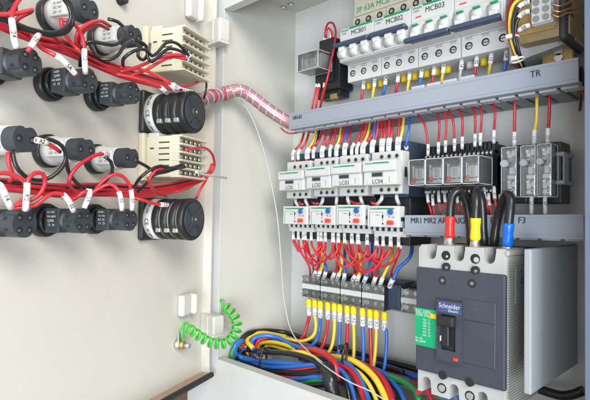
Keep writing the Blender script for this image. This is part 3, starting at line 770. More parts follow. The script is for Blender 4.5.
text('Schneider', .0064, ((bp_[0]+bp_[1])/2, -dm-.0048, bp_[2]*.38+bp_[3]*.62), inkw, lp, .86); text('Electric', .0038, ((bp_[0]+bp_[1])/2+.004, -dm-.0048, bp_[2]*.78+bp_[3]*.22), inkw, lp, .9)
rbx = q4(455.5, 460, 357, 360.3)
MB().box(rbx[0], rbx[1], -dm-.0056, -dm-.003, rbx[2], rbx[3], .0006).build('red_button', redb, th)
gl = q4(415.2, 436.8, 308.8, 346.5)
gL = MB().box(gl[0]+.0005, gl[1], -dm-.0008, -dm+.0002, gl[2], gl[3], .0002).build('green_label', greenl, th)
gh = gl[3]-gl[2]; gw = gl[1]-gl[0]
text('EZC 250N', .0042, (gl[0]+.001, -dm-.001, gl[3]-gh*.08), inkw, gL, .9, align='LEFT'); text('CDSI 35kA', .0042, (gl[0]+.001, -dm-.001, gl[3]-gh*.17), inkw, gL, .9, align='LEFT')
for k, s in enumerate(('Ue   V', '220  50', '380  36', '415  30', '440  25', '550  10')): text(s, .0031, (gl[0]+gw*.55, -dm-.001, gl[3]-gh*(.29+.082*k)), inkw, gL, .9)
text('Icu  kA', .0031, (gl[0]+.001, -dm-.001, gl[3]-gh*.80), inkw, gL, .9, align='LEFT'); text('IEC 60947', .0031, (gl[0]+.001, -dm-.001, gl[3]-gh*.88), inkw, gL, .9, align='LEFT')
MB().box(gl[0]+gw*.68, gl[1]-.0003, -dm-.0011, -dm, gl[3]-gh*.22, gl[3]-gh*.10).build('yellow_sticker', yellowl, gL)
# screws on cover and terminals
for (a, b, r_) in ((442.6, 280.5, .0042), (472, 283.5, .0042)):
    p = P(a, b, dm); cx, cz = p.x-x0, p.z-z_bot
    q = MB().cyl((cx, -dm-.0003, cz), (cx, -dm+.002, cz), r_, seg=18).build('cover_screw', blackp, th)
    MB().cyl((cx, -dm-.0008, cz), (cx, -dm+.002, cz), r_*.45, seg=6).build('socket', zdark, q)
for (a, b) in ((446, 255.5), (475.3, 258.8)):
    p = P(a, b, dm-.003); cx, cz = p.x-x0, p.z-z_bot
    q = MB().cyl((cx, -dm+.0027, cz), (cx, -dm+.005, cz), .0047, seg=20).build('terminal_hole', hole_m, th)
    MB().cyl((cx+.0012, -dm+.0023, cz-.0008), (cx+.0012, -dm+.004, cz-.0008), .0026 if a > 460 else .0012, seg=12).build('terminal_screw', metal, q)
for (a, b) in ((445.6, 266.8), (474.8, 270.3)):
    p = P(a, b, dm); cx, cz = p.x-x0, p.z-z_bot
    q = MB().cyl((cx, -dm-.0006, cz), (cx, -dm+.005, cz), .0038, seg=20).build('terminal_hole', hole_m, th)
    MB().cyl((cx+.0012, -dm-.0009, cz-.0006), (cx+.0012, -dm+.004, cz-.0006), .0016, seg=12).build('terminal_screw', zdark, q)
for (a, b) in ((442, 388), (470, 396)):
    p = P(a, b, dm-.003); cx, cz = p.x-x0, p.z-z_bot
    q = MB().cyl((cx, -dm+.0025, cz), (cx, -dm+.005, cz), .0048, seg=20).build('terminal_hole', hole_m, th)
    MB().cyl((cx, -dm+.0018, cz), (cx, -dm+.004, cz), .0034, seg=12).build('terminal_screw', metal, q)
for (a, b) in ((442.5, 377.5), (469.5, 386)):
    p = P(a, b, dm); cx, cz = p.x-x0, p.z-z_bot
    MB().cyl((cx, -dm-.0006, zc_b+.001), (cx, -dm+.005, zc_b+.001), .0042, seg=20).build('cover_notch', hole_m, th)
mx0, mw, mzb, mh = x0, w, z_bot, h
# cables on the breaker
GB = 'black power cables on the large breaker'
for k, (c, lab, pts) in enumerate((
    ('r', 'black power cable with red heat-shrink end on the large breaker', [(449.0, 246, .095), (449.6, 236, .098), (450.0, 222, .100), (450.6, 205, .100), (453, 195, .098), (458, 191, .094), (463.5, 196, .088), (467.5, 210, .082), (470, 228, .079), (471, 243, .078), (471.5, 262, .06)]),
    ('y', 'black power cable with yellow heat-shrink end on the large breaker', [(475.0, 249, .095), (475.2, 238, .098), (475.6, 222, .100), (475.8, 205, .100), (476, 195, .096), (477.5, 190.5, .090), (480.5, 195, .085), (482.5, 210, .081), (483, 228, .079), (484, 243, .078), (485, 262, .06)]),
    ('b', 'black power cable with blue heat-shrink end on the large breaker', [(507.0, 254, .092), (507.6, 243, .097), (508.6, 226, .100), (510.2, 208, .100), (510.4, 198, .098), (508, 194.5, .094), (504, 199, .088), (499.5, 212, .082), (496, 228, .079), (494.5, 243, .078), (494, 262, .06)]))):
    pp = [P(a, b, dd) for a, b, dd in pts]
    sp = spline(pp, .003); o0 = pp[0].copy()
    wv = MB().tube(sp_lin(sp), .0042, seg=16).build('power_cable', W['k'], None, o0); tag(wv, lab, 'cable', GB)
    sg, tot = cutrange(sp, .010, .031)
    MB().tube(sp_lin([p-o0 for p in sg]), .0048, seg=16, rad=lambda t: .0048+.0003*math.sin(t*9)).build('heat_shrink', shr[c], wv)
    sg, tot = cutrange(sp, 0, .0115)
    MB().tube(sp_lin([p-o0 for p in sg]), .0048, seg=14, rad=lambda t: .0058-.0016*t).build('cable_lug', tin, wv)

# side panel box right of the breaker
xa = P(577.8, 300, 0).x
dfp = None
rr_ = ray(531, 320); tt_ = (xa-CAM.x)/rr_.x; dfp = -(CAM.y+rr_.y*tt_)
zt_ = P(531, 249.5, dfp).z; zb_ = P(531, 395.5, dfp).z
xl = P(523.6, 320, dfp).x
th = thing('barrier_panel', 'tall bluish white sheet metal panel standing right of the large breaker', 'metal panel', (xl, 0, zb_))
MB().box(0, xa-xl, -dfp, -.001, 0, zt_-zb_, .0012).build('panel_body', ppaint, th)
# black grommet on plate
th = None

# ================================================================== TRANSFORMER
cx_l = P(519, 40, .07).x
a0, a1, c0, c1 = face(519, 556, 22, 45, .075)
th = thing('control_transformer', 'control transformer with white screw terminals and copper winding', 'transformer', (a0, 0, c0))
w, h = a1-a0, c1-c0
MB().box(0, w+.012, -.075, -.020, 0.004, h, .0012).build('laminated_core', lamin, th)
for k in range(7): pass
MB().box(-.001, w*.98, -.0765, -.0735, h*.55, h*1.02, .0006).build('core_edge', gold, th)
MB().box(-.002, w*.75, -.066, -.0735, h*1.02, h+.032, .0015).build('terminal_carrier', gold, th)
MB().cyl((w*.72, -.048, h+.018), (w*1.35, -.048, h+.018), .022, seg=28).build('winding', lamin, th)
MB().box(w*.70, w*1.30, -.0745, -.030, h+.001, h+.036, .006, 3).build('winding_wrap', amber, th)
MB().box(w*1.05, w*1.34, -.078, -.022, -.002, h+.05, .006, 3).build('end_bracket', darkp, th)
p0 = P(531, 16, .082)
# ceramic terminal block with four big screws
tb0, tb1, tz0, tz1 = face(531, 553, -3, 24, .085)
tb0 -= a0; tb1 -= a0; tz0 -= c0; tz1 -= c0
ctb = MB().box(tb0, tb1, -.085, -.073, tz0, tz1, .0015).build('ceramic_terminals', whitep, th)
q1, q2 = MB(), MB()
for i in range(2):
    for j in range(3):
        cx = tb0+(tb1-tb0)*(.28+.44*i); cz = tz0+(tz1-tz0)*(.20+.30*j)
        q1.box(cx-.0046, cx+.0046, -.0875, -.084, cz-.0042, cz+.0042, .0012); q2.cyl((cx, -.087, cz), (cx, -.0883, cz), .0030, seg=12)
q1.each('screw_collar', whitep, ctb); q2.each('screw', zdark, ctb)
# foot brackets
f0_, f1_, g0, g1 = face(546, 573, 44, 63, .045)
f0_ -= a0; f1_ -= a0; g0 -= c0; g1 -= c0
ft = MB().box(f0_-.004, f1_, -.045, -.040, g0, g1-.002, .001).build('foot_bracket', gold, th)
qq = MB(); 
for cz in (g0+.005, g1-.008): qq.cyl(((f0_+f1_)/2, -.040, cz), ((f0_+f1_)/2, -.048, cz), .0042, seg=6)
qq.each('bolt', metal, ft)
MB().prism([(f0_-.03, g0+.004), (f1_+.006, g1-.004), (f1_+.006, g1+.012), (f0_-.03, g1+.012)], -.060, -.012).build('core_skirt', mccb_l, th)
for k, (pts) in enumerate(([(552, 10, .088), (560, 12, .086), (568, 9, .08), (578, 7, .07)], [(552, 14, .088), (558, 17, .088), (566, 13, .082), (578, 13, .07)], [(552, 4, .088), (560, 6, .086), (568, 3, .08), (577, -4, .07)])):
    MB().tube([P(*q)-Vector((a0, 0, c0)) for q in pts], .0011).build('winding_lead', W['o'], th)
GL = 'wires of the loop beside the transformer'
for k, (c, lab, pts) in enumerate((
  ('r', 'red wire at the left of the loop falling past the transformer', [(514, -6, .07), (508.5, 12, .08), (508, 30, .084), (511, 44, .084), (516, 58, .075), (519, 70, .05)]),
  ('y', 'yellow wire bending left around the tied loop by the transformer', [(524, -4, .08), (514, 4, .084), (510, 18, .088), (510.5, 36, .088), (515, 52, .084), (523, 66, .07), (525, 74, .05)]),
  ('k', 'black wire curving from the upper ceramic terminal into the duct', [(531, 1, .088), (521, 5, .09), (514, 16, .092), (513, 32, .092), (516, 48, .088), (520, 62, .07), (521, 72, .05)]),
  ('k', 'black wire curving from the middle ceramic terminal into the duct', [(531, 11, .088), (523, 13, .09), (516.5, 22, .090), (515.5, 36, .088), (519, 52, .084), (523.5, 66, .07), (524, 74, .05)]),
  ('r', 'red wire curving from the lowest ceramic terminal into the duct', [(531, 25, .088), (524, 27, .09), (517, 33, .088), (513, 42, .084), (516, 56, .08), (519, 70, .05)]))):
    wire([P(*q) for q in pts], c, .0016, lab, sleeves=[('a', .001, .011)] if pts[0][0] == 531 else [], group=GL)
for k, (a, b) in enumerate(((510.5, 38.5), (516, 60))):
    c = P(a+1.5, b, .086); ax = Vector((.35, 0, -1)).normalized()
    m = MB().tube(sp_lin([c+Vector((.0062*math.cos(t), .0052*math.sin(t)*1.0, .0012*math.cos(t))) for t in [2*math.pi*i/20 for i in range(21)]]), .0010, seg=6)
    m.box(c.x-.003, c.x+.003, c.y-.0085, c.y-.005, c.z-.002, c.z+.002, .0006)
    tag(m.build('cable_tie', tie_m, None, c), ['upper white cable tie on the wire loop by the transformer', 'lower white cable tie on the wire loop just above the duct'][k], 'cable tie', 'white cable ties')

# ================================================================== WIRES ON THE BACK PLATE
GW = 'short wires between the duct and the contactors'
T = [(304, 293.0, 'r'), (309, 298.5, 'r'), (316, 306.5, 'y'), (323, 308.5, 'r'), (319, 313.5, 'k'), (326, 321.5, 'r'), (333, 323, 'r'), (336, 330, 'r'), (341, 336.0, 'y'), (345, 337.0, 'r'), (347.5, 344, 'b'), (351, 345.5, 'r'),
     (363, 352, 'r'), (367, 357, 'r'), (370, 362, 'y'), (376, 364, 'r'), (375.5, 371.5, 'b'), (378.5, 373, 'r'), (382, 381, 'r'), (386, 383, 'r'), (389.5, 388, 'r'), (393, 389.5, 'r'), (399.5, 397, 'r'), (404, 399, 'y'), (410, 406.5, 'b')]
cnt = {}
for i, (xt, xb, c) in enumerate(T):
    yb = 156.5-.085*(xb-293); yt = 131.5-.162*(xt-288.6)+4
    which = 0 if xb < 305 else 1 if xb < 331 else 2 if xb < 361 else 3
    key = (c, which); cnt[key] = cnt.get(key, 0)+1
    dB = .068 if xb < 400 else .05
    pts = [P(xt+(xt-xb)*.15+1, yt-9, .045), P(xt, yt, .052+.012*random.random()), P((xt+xb)/2+(xt-xb)*.12, (yt+yb)/2, .068), P(xb, yb-4, .070), P(xb-.1, yb+5, dB)]
    lab = 'short %s wire, %s %s one from the left going into the top of contactor LC0%d' % (WN[c], ORD[cnt[key]-1], WN[c], which+1)
    if xb > 396: lab = 'short %s wire from the duct into the dark blue block beside contactor LC04' % WN[c]
    wire(pts, c, .0016, lab, sleeves=[('b', .002, .016)], group=GW)
# wires between contactor and overload
GX = 'short wires between contactors and overload relays'
for i, (a, b, c, ya) in enumerate([(296, 300, 'w', 200), (306, 309, 'w', 199), (323, 319, 'w', 199), (337, 336, 'w', 198), (348, 350, 'w', 197), (361, 363, 'w', 196), (382, 376, 'w', 197), (397, 399, 'w', 196)]):
    wire([P(a, ya-2, .066), P(a-.4, ya+2, .070), P(b, ya+8.5, .066)], 'w', .0023, 'white sleeved link between contactor and overload relay, %s of eight from the left' % ORD[i], group=GX)
for i, (a, b, y) in enumerate([(299, 304, 204.6), (312, 319, 204), (350, 362, 203.6), (371, 378, 204)]):
    wire([P(a, y-3+i % 2, .067), P((a+b)/2, y, .070), P(b, y-1, .067)], 'r', .0016, 'short red link seen between contactor LC0%d and its overload relay' % (i+1), group=GX)
# below the overload relays: sleeves and drooping red wires
GY = 'red wires drooping under the overload relays'
sx = [293.7, 298.6, 303.2, 305.6, 311, 318, 321, 325.4, 333, 338.3, 344.6, 352, 358, 367, 376.5, 383.5, 390.5, 399]
def ysl(x): return 230.5+.055*(x-293)
arcs = [(0, 3, 20), (2, 6, 24), (11, 14, 38), (13, 16, 26), (1, 5, 28), (2, 7, 33), (3, 8, 30), (4, 7, 22), (6, 9, 26), (9, 13, 30), (10, 14, 27), (11, 15, 36), (12, 16, 24), (13, 17, 30), (8, 12, 33)]
used = set()
for n, (i, j, sag) in enumerate(arcs):
    a, b = sx[i]+random.uniform(-.5, .5), sx[j]+random.uniform(-.5, .5); ya, yb = ysl(a), ysl(b); ym = max(ya, yb)+sag
    dd = .064+.012*random.random()
    pts = [P(a, ya-2, .060), P(a+.2, ya+11, .066), P(a+(b-a)*.10, ym-sag*.35, dd+.004), P(a+(b-a)*.30, ym-2.5, dd+.006), P((a+b)/2+random.uniform(-1, 1), ym, dd+.008), P(b-(b-a)*.22, ym-4, dd+.006), P(b-(b-a)*.03, ym-sag*.42, dd+.004), P(b, yb+11, .066), P(b+.1, yb-2, .060)]
    wire(pts, 'r', .0015, 'red wire drooping from the %s to the %s sleeve under the overload relays' % (ORD[i], ORD[j]),
         sleeves=[('a', .002, .015), ('b', .002, .015)], group=GY)
for n, i in enumerate((0, 5, 14, 17, 3, 8, 10, 12)):
    a = sx[i]+1.6; b = a+[14, 3, -6, -9, 6, 4, 8, -3][n]; ya = ysl(a)
    pts = [P(a, ya-2, .056), P(a, ya+11, .058), P((a+b)/2, ya+24, .050), P(b, ya+36, .040), P(b+1, ya+46, .03)]
    wire(pts, 'r', .0013, 'red wire falling straight behind the loops, %s from the left under the overload relays' % ORD[[0, 2, 6, 7, 1, 3, 4, 5][n]], sleeves=[('a', .002, .015)], group='red wires falling behind the loops')
# terminal strip top wires
GT = 'wires entering the tops of the terminal blocks'
tt = [(314.5, 318.6, 318, 'r'), (319.0, 322.3, 323, 'y'), (324.8, 326.2, 320, 'b'), (333, 336.8, 337.5, 'r'), (338, 341, 343, 'y'), (344.3, 344.8, 344, 'b'), (353, 358, 349, 'r'), (357.8, 360, 361, 'y'), (364.6, 368, 371, 'b'), (374, 377, 380, 'r'), (380.8, 384, 392, 'y'), (390.5, 395, 411, 'b')]
for i, (a, b, c3, c) in enumerate(tt):
    y = 276.5+.128*(a-302.5)
    pts = [P(a-1.2, y+1.0, .046), P(a, y-4, .049), P(b, y-12, .050)]
    if i >= 10: pts += [P(b+4, y-20, .045), P((b+c3)/2+4, y-27, .042), P(c3, y-33, .036), P(c3+1, y-50, .02)]
    else: pts += [P((b+c3)/2, y-20, .070-.012*(i % 3)), P(c3+[2, -2, 1][i % 3], y-33, .066-.014*(i % 3)), P(c3+1, y-60, .03)]
    wire(pts, c, .0020 if i < 11 else .0022, '%s wire entering the %s terminal block from above' % (WN[c], ['first (leftmost)', 'second', 'third', 'fourth'][i//3]), sleeves=[('a', .003, .013)], group=GT)
def clampd(a, b, dd, r_):
    while P(a, b, dd).x < cornerX+r_+.001 and dd < .139: dd += .002
    return P(a, b, dd)
# terminal strip bottom wires
GBt = 'wires hanging below the terminal blocks with yellow boots'
bw = [(309.0, 'r', [(307, 325, .05), (303, 337, .055), (292, 343, .055), (275, 340, .05), (262, 336, .05), (250, 338, .055), (246, 346, .06), (250, 356, .07)]),
      (315.0, 'y', [(316, 327, .05), (313, 336, .058), (303, 341, .064), (288, 339, .062), (274, 335.5, .06), (262, 335, .06), (250, 339, .062), (245, 347, .07), (250, 357, .075)]),
      (320.3, 'b', [(319.5, 330, .05), (316, 341, .06), (306, 349, .068), (292, 348, .07), (276, 341, .07), (264, 338, .07), (254, 341, .07), (250, 350, .075)]),
      (327.8, 'r', [(326, 335, .05), (322, 347, .055), (314, 357, .06), (300, 362, .07)]),
      (334.5, 'y', [(333.5, 338, .05), (331, 348, .055), (324, 358, .06), (312, 364, .06)]),
      (339.8, 'b', [(339.3, 340, .05), (338.5, 352, .055), (334, 362, .06), (326, 370, .06)]),
      (347.2, 'r', [(347, 342, .05), (346, 356, .055), (342, 366, .06), (336, 374, .06)]),
      (353.5, 'y', [(354, 344, .05), (353.5, 357, .055), (351, 368, .06), (346, 378, .06)]),
      (362.6, 'b', [(363.5, 346, .05), (363, 361, .055), (361, 371, .06), (358, 380, .06)]),
      (370.2, 'r', [(370.8, 348, .05), (371, 364, .055), (370, 374, .06), (368, 384, .06)]),
      (376.3, 'y', [(375.5, 350, .05), (373.5, 366, .055), (372, 376, .06), (371, 384, .06)]),
      (384.6, 'b', [(386, 330, .05), (386, 352, .05), (384, 369, .055), (381, 378, .06), (376, 386, .06)])]
for i, (a, c, rest) in enumerate(bw):
    y = 299.2+.165*(a-302.5)
    pts = [P(a, y-2, .048), P(a, y+9, .05), P(a+.1, y+16, .05)] + [P(*q) for q in rest]
    wire(pts[:3]+[clampd(q[0], q[1], q[2], .003) for q in rest], c, .0023, '%s wire hanging from the bottom of the %s terminal block' % (WN[c], ['first (leftmost)', 'second', 'third', 'fourth'][i//3]),
         sleeves=[('a', .0115, .012)], boots=[('a', .001, .0105, boot_y)], group=GBt)
# breaker bottom wires into the duct
GK = 'short wires under the miniature breakers'
bwx = [(363, 'r'), (374, 'y'), (385, 'b'), (397.5, 'r'), (409, 'y'), (421, 'b'), (433.5, 'r'), (443, 'y'), (461, 'w'), (476, 'r'), (490.5, 'y'), (506, 'b')]
cK = {}
for i, (a, c) in enumerate(bwx):
    y = 85.5-.215*(a-350); cK[c] = cK.get(c, 0)+1
    yd = 115.2-.198*(a-288.6)
    pts = [P(a+.9, y-3, .042), P(a+.3, y+5, .046), P(a-1.5, yd-2, .045), P(a-2.5, yd+10, .04)]
    nm = 'blue' if c == 'b' else WN[c]
    wire(pts, c, .0018, 'short %s wire from a breaker bottom into the duct, %s %s one from the left' % (nm, ORD[cK[c]-1], nm), sleeves=[('a', .002, .013)], group=GK)
for i, a in enumerate((369, 381, 404, 415, 427, 437, 448, 470, 484)):
    y = 88-.215*(a-350); p = P(a, y, .03)
    tag(MB().cyl(p, p+Vector((0, 0, -.008)), .0042, .0035, seg=12).build('ring_boot', boot_y if i != 7 else boot_w, None, p), '%s yellow boot from the left behind the wires under the breakers' % ORD[i] if i != 7 else 'white boot among the yellow ones under the breakers', 'cable boot', 'yellow boots under the breakers')
# relay row wires (upper, lower)
GR = 'red wires between the duct and the plug-in relays'
up = [(421, 428, 156), (440, 438.5, 154), (447, 445.5, 152.5), (451, 454.5, 151), (462, 462.3, 149), (475, 475, 146.5), (483, 480.5, 145.5), (496, 494, 143)]
for i, (a, b, y) in enumerate(up):
    yt = 103-.162*(a-460)+7
    pts = [P(a-7, yt-7, .05), P(a-3, yt-1, .058), P(a+(b-a)*.5, yt+8, .062), P(b, y-11, .056), P(b-.2, y, .052)]
    wire(pts, 'r', .0013, 'red wire dropping from the duct to the plug-in relay sockets, %s from the left' % ORD[i], sleeves=[('b', .000, .014)], group=GR)
GS = 'marker-sleeved wires below the plug-in relays'
for i, (a, b, y) in enumerate([(427.5, 431, 196), (432.5, 434.5, 199), (438.5, 440.5, 195.5), (444.5, 446.5, 195.5), (457, 459, 196), (462, 464, 198), (484, 488, 192), (488.5, 491.5, 198), (494, 496, 191), (500, 498, 199)]):
    pts = [P(a, y-5, .050), P(a+.4, y+4, .054), P(b, y+16, .056), P(b+1, y+26, .05)]
    wire(pts, 'r', .0013, 'red wire with white sleeve under the plug-in relays, %s from the left' % ORD[i], sleeves=[('a', .001, .014)], group=GS)
GN = 'wires on top of the narrow relays'
for i, (a, b, c, y) in enumerate([(495, 494.3, 'r', 136), (514.5, 514.5, 'r', 144), (536.5, 534.5, 'y', 142.5), (549, 548, 'r', 141)]):
    if i == 0: continue
    yt = 98.5-.162*(a-500)+6
    pts = [P(a+.5, yt-10, .05), P(a+.4, yt, .055), P(a, (yt+y)/2, .052), P(b, y-10, .048), P(b-.1, y+2, .046)]
    wire(pts, c, .0016, '%s wire from the duct into the top of the %s narrow relay' % (WN[c], ['', 'first', 'middle', 'rightmost'][i]), sleeves=[('b', .000, .015)], group=GN)
for i, (a, b, y) in enumerate([(509, 510, 199), (531.5, 531.5, 199), (545, 545.5, 199)]):
    wire([P(a, y-6, .046), P(a, y+5, .048), P(b, y+18, .05), P(b, y+26, .045)], 'r', .0014, 'sleeved wire below the %s narrow relay going into the lower duct' % ['first', 'middle', 'rightmost'][i], sleeves=[('a', .0, .022)], group='wires below the narrow relays')
# small relay wires
GQ = 'red wires of the single black relay socket'
wire([P(325, 38, .046), P(325.5, 30, .048), P(328, 23.5, .050), P(332.5, 23, .052), P(335.5, 30, .054), P(335, 42, .058), P(331, 62, .064), P(327, 80, .066), P(322.5, 98, .060), P(319, 112, .05)], 'r', .0014, 'red wire looping over the single black relay socket and down into the duct', group=GQ)
wire([P(326, 38, .046), P(326.5, 32, .048), P(328.5, 28, .047), P(331.5, 32, .046), P(332, 39, .046)], 'r', .0013, 'small red jumper arched on top of the single black relay socket', group=GQ)
for i, (a, b) in enumerate(((317, 313), (319.5, 316.5), (324.5, 321))):
    wire([P(a, 80, .040), P(a-.6, 88, .044), P(b, 103, .05), P(b-1.5, 116, .045)], 'r', .0015, 'red wire under the single black relay socket, %s from the left' % ORD[i], sleeves=[('a', .0, .013)], group=GQ)
# dark wires bunched at the right end of the duct
for i, (c, pts) in enumerate((('k', [(572, 63, .05), (580, 66, .06), (583.5, 76, .055), (582, 90, .05), (580, 110, .02)]), ('k', [(575, 60, .04), (581, 70, .06), (581, 82, .06), (576, 94, .03)]), ('w', [(574, 66, .06), (580, 70, .06), (585, 68, .05)]), ('r', [(576, 84, .06), (581, 88, .06), (584, 96, .05)]))):
    wire([P(*q) for q in pts], c, .0016, ['outer black wire curling out of the right end of the upper duct', 'inner black wire curling out of the right end of the upper duct', 'white wire poking from the right end of the upper duct', 'red wire poking from the right end of the upper duct'][i], group='wires at the right end of the upper duct')
wire([P(281, 128, .075), P(284, 131, .08), P(289, 133.5, .08), P(296, 133, .07), P(301, 131, .05)], 'r', .0011, 'thin dark red wire sagging under the left end of the upper duct')

# ================================================================== THICK CABLES ON THE CABINET FLOOR
GF = 'thick power cables coiled on the cabinet floor'
fc = [
 ('k', .0042, 'thick black cable arching over the top of the floor coil', [(236, 362, .08), (237, 348, .07), (246, 335, .05), (262, 331, .04), (285, 332.5, .035), (300, 337, .03), (320, 345, .028), (350, 352, .025), (380, 360, .022), (412, 368, .02), (432, 374, .02)]),
 ('b', .0040, 'thick blue cable running along the plate toward the large breaker', [(300, 346, .05), (320, 351.5, .04), (340, 355, .038), (368, 361.5, .036), (388, 367, .034), (414, 376, .032), (440, 384, .03)]),
 ('r', .0036, 'thick red cable just under the blue one beside the large breaker', [(340, 362, .04), (372, 368, .04), (395, 374, .04), (416, 384, .04), (438, 394, .04)]),
 ('g', .0042, 'thick green cable curving down beside the large breaker', [(340, 372, .05), (364, 372, .055), (380, 374, .06), (392, 377, .07), (406, 382.5, .078), (416, 391, .085), (420, 404, .09)]),
 ('y', .0040, 'thick yellow cable curving over the others to the bottom edge', [(296, 354, .08), (315, 356, .08), (332, 356.5, .075), (350, 359.5, .075), (365, 368, .08), (377, 381, .09), (388, 404, .10)]),
 ('r', .0040, 'thick red cable right of the yellow one, falling to the bottom edge', [(330, 362, .06), (355, 362, .06), (370, 368, .07), (382, 378, .08), (389, 390, .09), (393, 405, .10)]),
 ('b', .0036, 'blue cable left of the yellow one, falling to the bottom edge', [(318, 358, .085), (333, 361.5, .085), (347, 364, .085), (356, 373, .09), (364, 388, .098), (370, 405, .105)]),
 ('r', .0034, 'red cable falling beside the blue one to the bottom edge', [(318, 362, .085), (338, 365, .088), (350, 370, .092), (358, 382, .10), (365, 405, .11)]),
 ('k', .0034, 'black cable between the red and yellow ones at the bottom', [(335, 364, .07), (356, 367, .07), (366, 380, .08), (374, 402, .09)]),
 ('k', .0030, 'thin black cable slipping under the yellow one', [(340, 362, .065), (362, 369, .07), (372, 383, .08), (381, 404, .09)]),
 ('b', .0034, 'blue cable bending down between the red and green ones', [(366, 366, .065), (385, 374, .068), (394, 383, .074), (402, 394, .082), (406, 405, .085)]),
 ('k', .0040, 'thickest black cable sweeping across the front of the coil', [(234, 368, .085), (236, 352, .09), (246, 349.5, .098), (260, 351.5, .10), (290, 353.5, .102), (310, 359, .104), (323, 368, .106), (328, 382, .11), (330, 402, .11)]),
 ('b', .0046, 'thickest blue cable at the front of the coil', [(234, 352, .08), (240, 357, .095), (256, 361, .10), (280, 363, .102), (310, 366, .10), (330, 372, .09)]),
 ('b', .0030, 'thin blue cable under the thickest blue one', [(236, 360, .08), (256, 366, .09), (280, 368, .095), (308, 368.5, .098), (326, 366, .09)]),
 ('r', .0034, 'red cable sagging across the middle of the coil', [(236, 356, .07), (244, 363, .085), (260, 370, .10), (290, 370.5, .105), (314, 367, .10), (330, 364, .08)]),
 ('k', .0034, 'black cable below the sagging red one in the coil', [(236, 366, .08), (264, 374, .10), (290, 375, .108), (320, 373.5, .105), (336, 372, .09)]),
 ('b', .0034, 'lowest blue cable along the cabinet sill', [(246, 370, .09), (268, 378, .105), (296, 379.5, .112), (320, 377, .11), (336, 380, .10)]),
 ('g', .0036, 'dark green cable peeping out at the bottom of the coil', [(232, 356, .05), (236, 366, .08), (262, 378, .10), (292, 384.5, .11), (304, 383, .112), (320, 380, .11), (334, 384, .10)]),
 ('y', .0036, 'yellow cable lining the inside of the coil top', [(253, 348, .10), (247, 341, .098), (250, 335.5, .088), (262, 333, .072), (276, 335, .055), (286, 337, .05)]),
 ('b', .0036, 'blue cable curling inside the coil top', [(260, 355, .098), (252, 347, .098), (253, 339, .09), (264, 335.5, .08), (276, 337, .068), (292, 345, .07), (308, 350, .07)]),
 ('y', .0030, 'short yellow cable loop in the middle of the coil', [(256, 352, .085), (258, 345, .08), (268, 342, .078), (280, 343.5, .075), (296, 349, .07)]),
 ('y', .0034, 'long yellow cable crossing above the thickest black one', [(290, 352, .098), (306, 353.5, .10), (318, 361, .10), (328, 371, .10), (334, 384, .10)]),
 ('r', .0046, 'thick red cable arching over the taped bundle', [(300, 350, .085), (316, 351, .09), (328, 356, .095), (335, 366, .10), (337, 380, .10)]),
 ('k', .0034, 'black cable deep inside the coil', [(262, 345, .05), (276, 348, .05), (296, 352, .05), (316, 356, .05), (340, 360, .045)]),
 ('r', .0030, 'thin red cable low in the coil beside the cabinet wall', [(233, 360, .04), (240, 366, .06), (254, 374, .085), (276, 381, .10), (300, 387, .11)]),
 ('y', .0030, 'thin yellow cable in the lower layers of the coil', [(300, 365, .09), (322, 368, .09), (346, 374, .08), (370, 384, .08), (392, 404, .08)]),
 ('b', .0030, 'blue cable at the back foot of the plate', [(330, 378, .05), (356, 386, .055), (386, 396, .06), (410, 404, .06)]),
 ('k', .0040, 'black cable along the foot of the plate behind the colours', [(300, 358, .03), (340, 366, .03), (380, 376, .03), (410, 384, .03), (434, 392, .03)]),
]
for c, r_, lab, pts in fc:
    r_ *= .92
    if pts[0][0] < 248 and 'arching' not in lab and c != 'y' and 'curling' not in lab: pts = [(pts[0][0]+9, pts[0][1]-12, pts[0][2]-.03), (pts[0][0]+1, pts[0][1]-7, pts[0][2]-.01)] + pts
    wire([clampd(q[0], q[1], q[2], r_) for q in pts], c, r_, lab, group=GF, name='power_cable', cat='cable', seg=12, step=.005)
fx = [
 ('k', .0026, 'thin black cable dipping behind the hanging red wires', [(258, 340, .06), (276, 344, .06), (296, 350, .06), (318, 352, .055), (345, 357, .05), (372, 364, .045), (404, 372, .04)]),
 ('b', .0026, 'thin blue cable just above the sagging red one', [(244, 358, .095), (262, 366, .104), (288, 367, .108), (312, 364.5, .106), (328, 364, .10)]),
 ('r', .0026, 'thin red cable curling inside the coil top', [(262, 357, .09), (256, 349, .092), (258, 341, .085), (268, 337.5, .074), (282, 338, .06), (302, 347, .058), (322, 353, .055)]),
 ('k', .0030, 'black cable hugging the underside of the thickest blue one', [(238, 362, .09), (258, 368.5, .103), (288, 372.5, .108), (318, 371, .106), (334, 368, .10)]),
 ('k', .0030, 'black cable along the sill below the lowest blue one', [(252, 375, .095), (276, 382, .11), (304, 386, .114), (330, 384, .112)]),
 ('r', .0026, 'thin red cable between the lower blue ones', [(250, 372, .092), (274, 376.5, .107), (302, 377.5, .11), (328, 375, .108)]),
 ('y', .0024, 'thin yellow cable at the heart of the coil', [(262, 352, .075), (266, 346, .072), (278, 347, .07), (292, 352, .07), (312, 357, .07)]),
 ('b', .0026, 'thin blue cable beside the taped bundle', [(336, 366, .095), (345, 374, .10), (352, 388, .105), (356, 405, .11)]),
 ('k', .0026, 'thin black cable beside the taped bundle', [(332, 364, .09), (341, 372, .098), (347, 386, .105), (350, 405, .11)]),
 ('k', .0030, 'black cable nearest the green one at the bottom edge', [(372, 370, .06), (388, 380, .068), (397, 390, .074), (402, 405, .08)]),
 ('y', .0026, 'thin yellow cable under the thick yellow one', [(330, 364, .08), (352, 368, .082), (366, 380, .09), (374, 394, .095), (378, 405, .098)]),
 ('b', .0024, 'thin blue cable crossing under the hanging yellow wires', [(300, 352, .045), (324, 357, .045), (350, 364, .045), (380, 371, .045), (410, 380, .045)])]
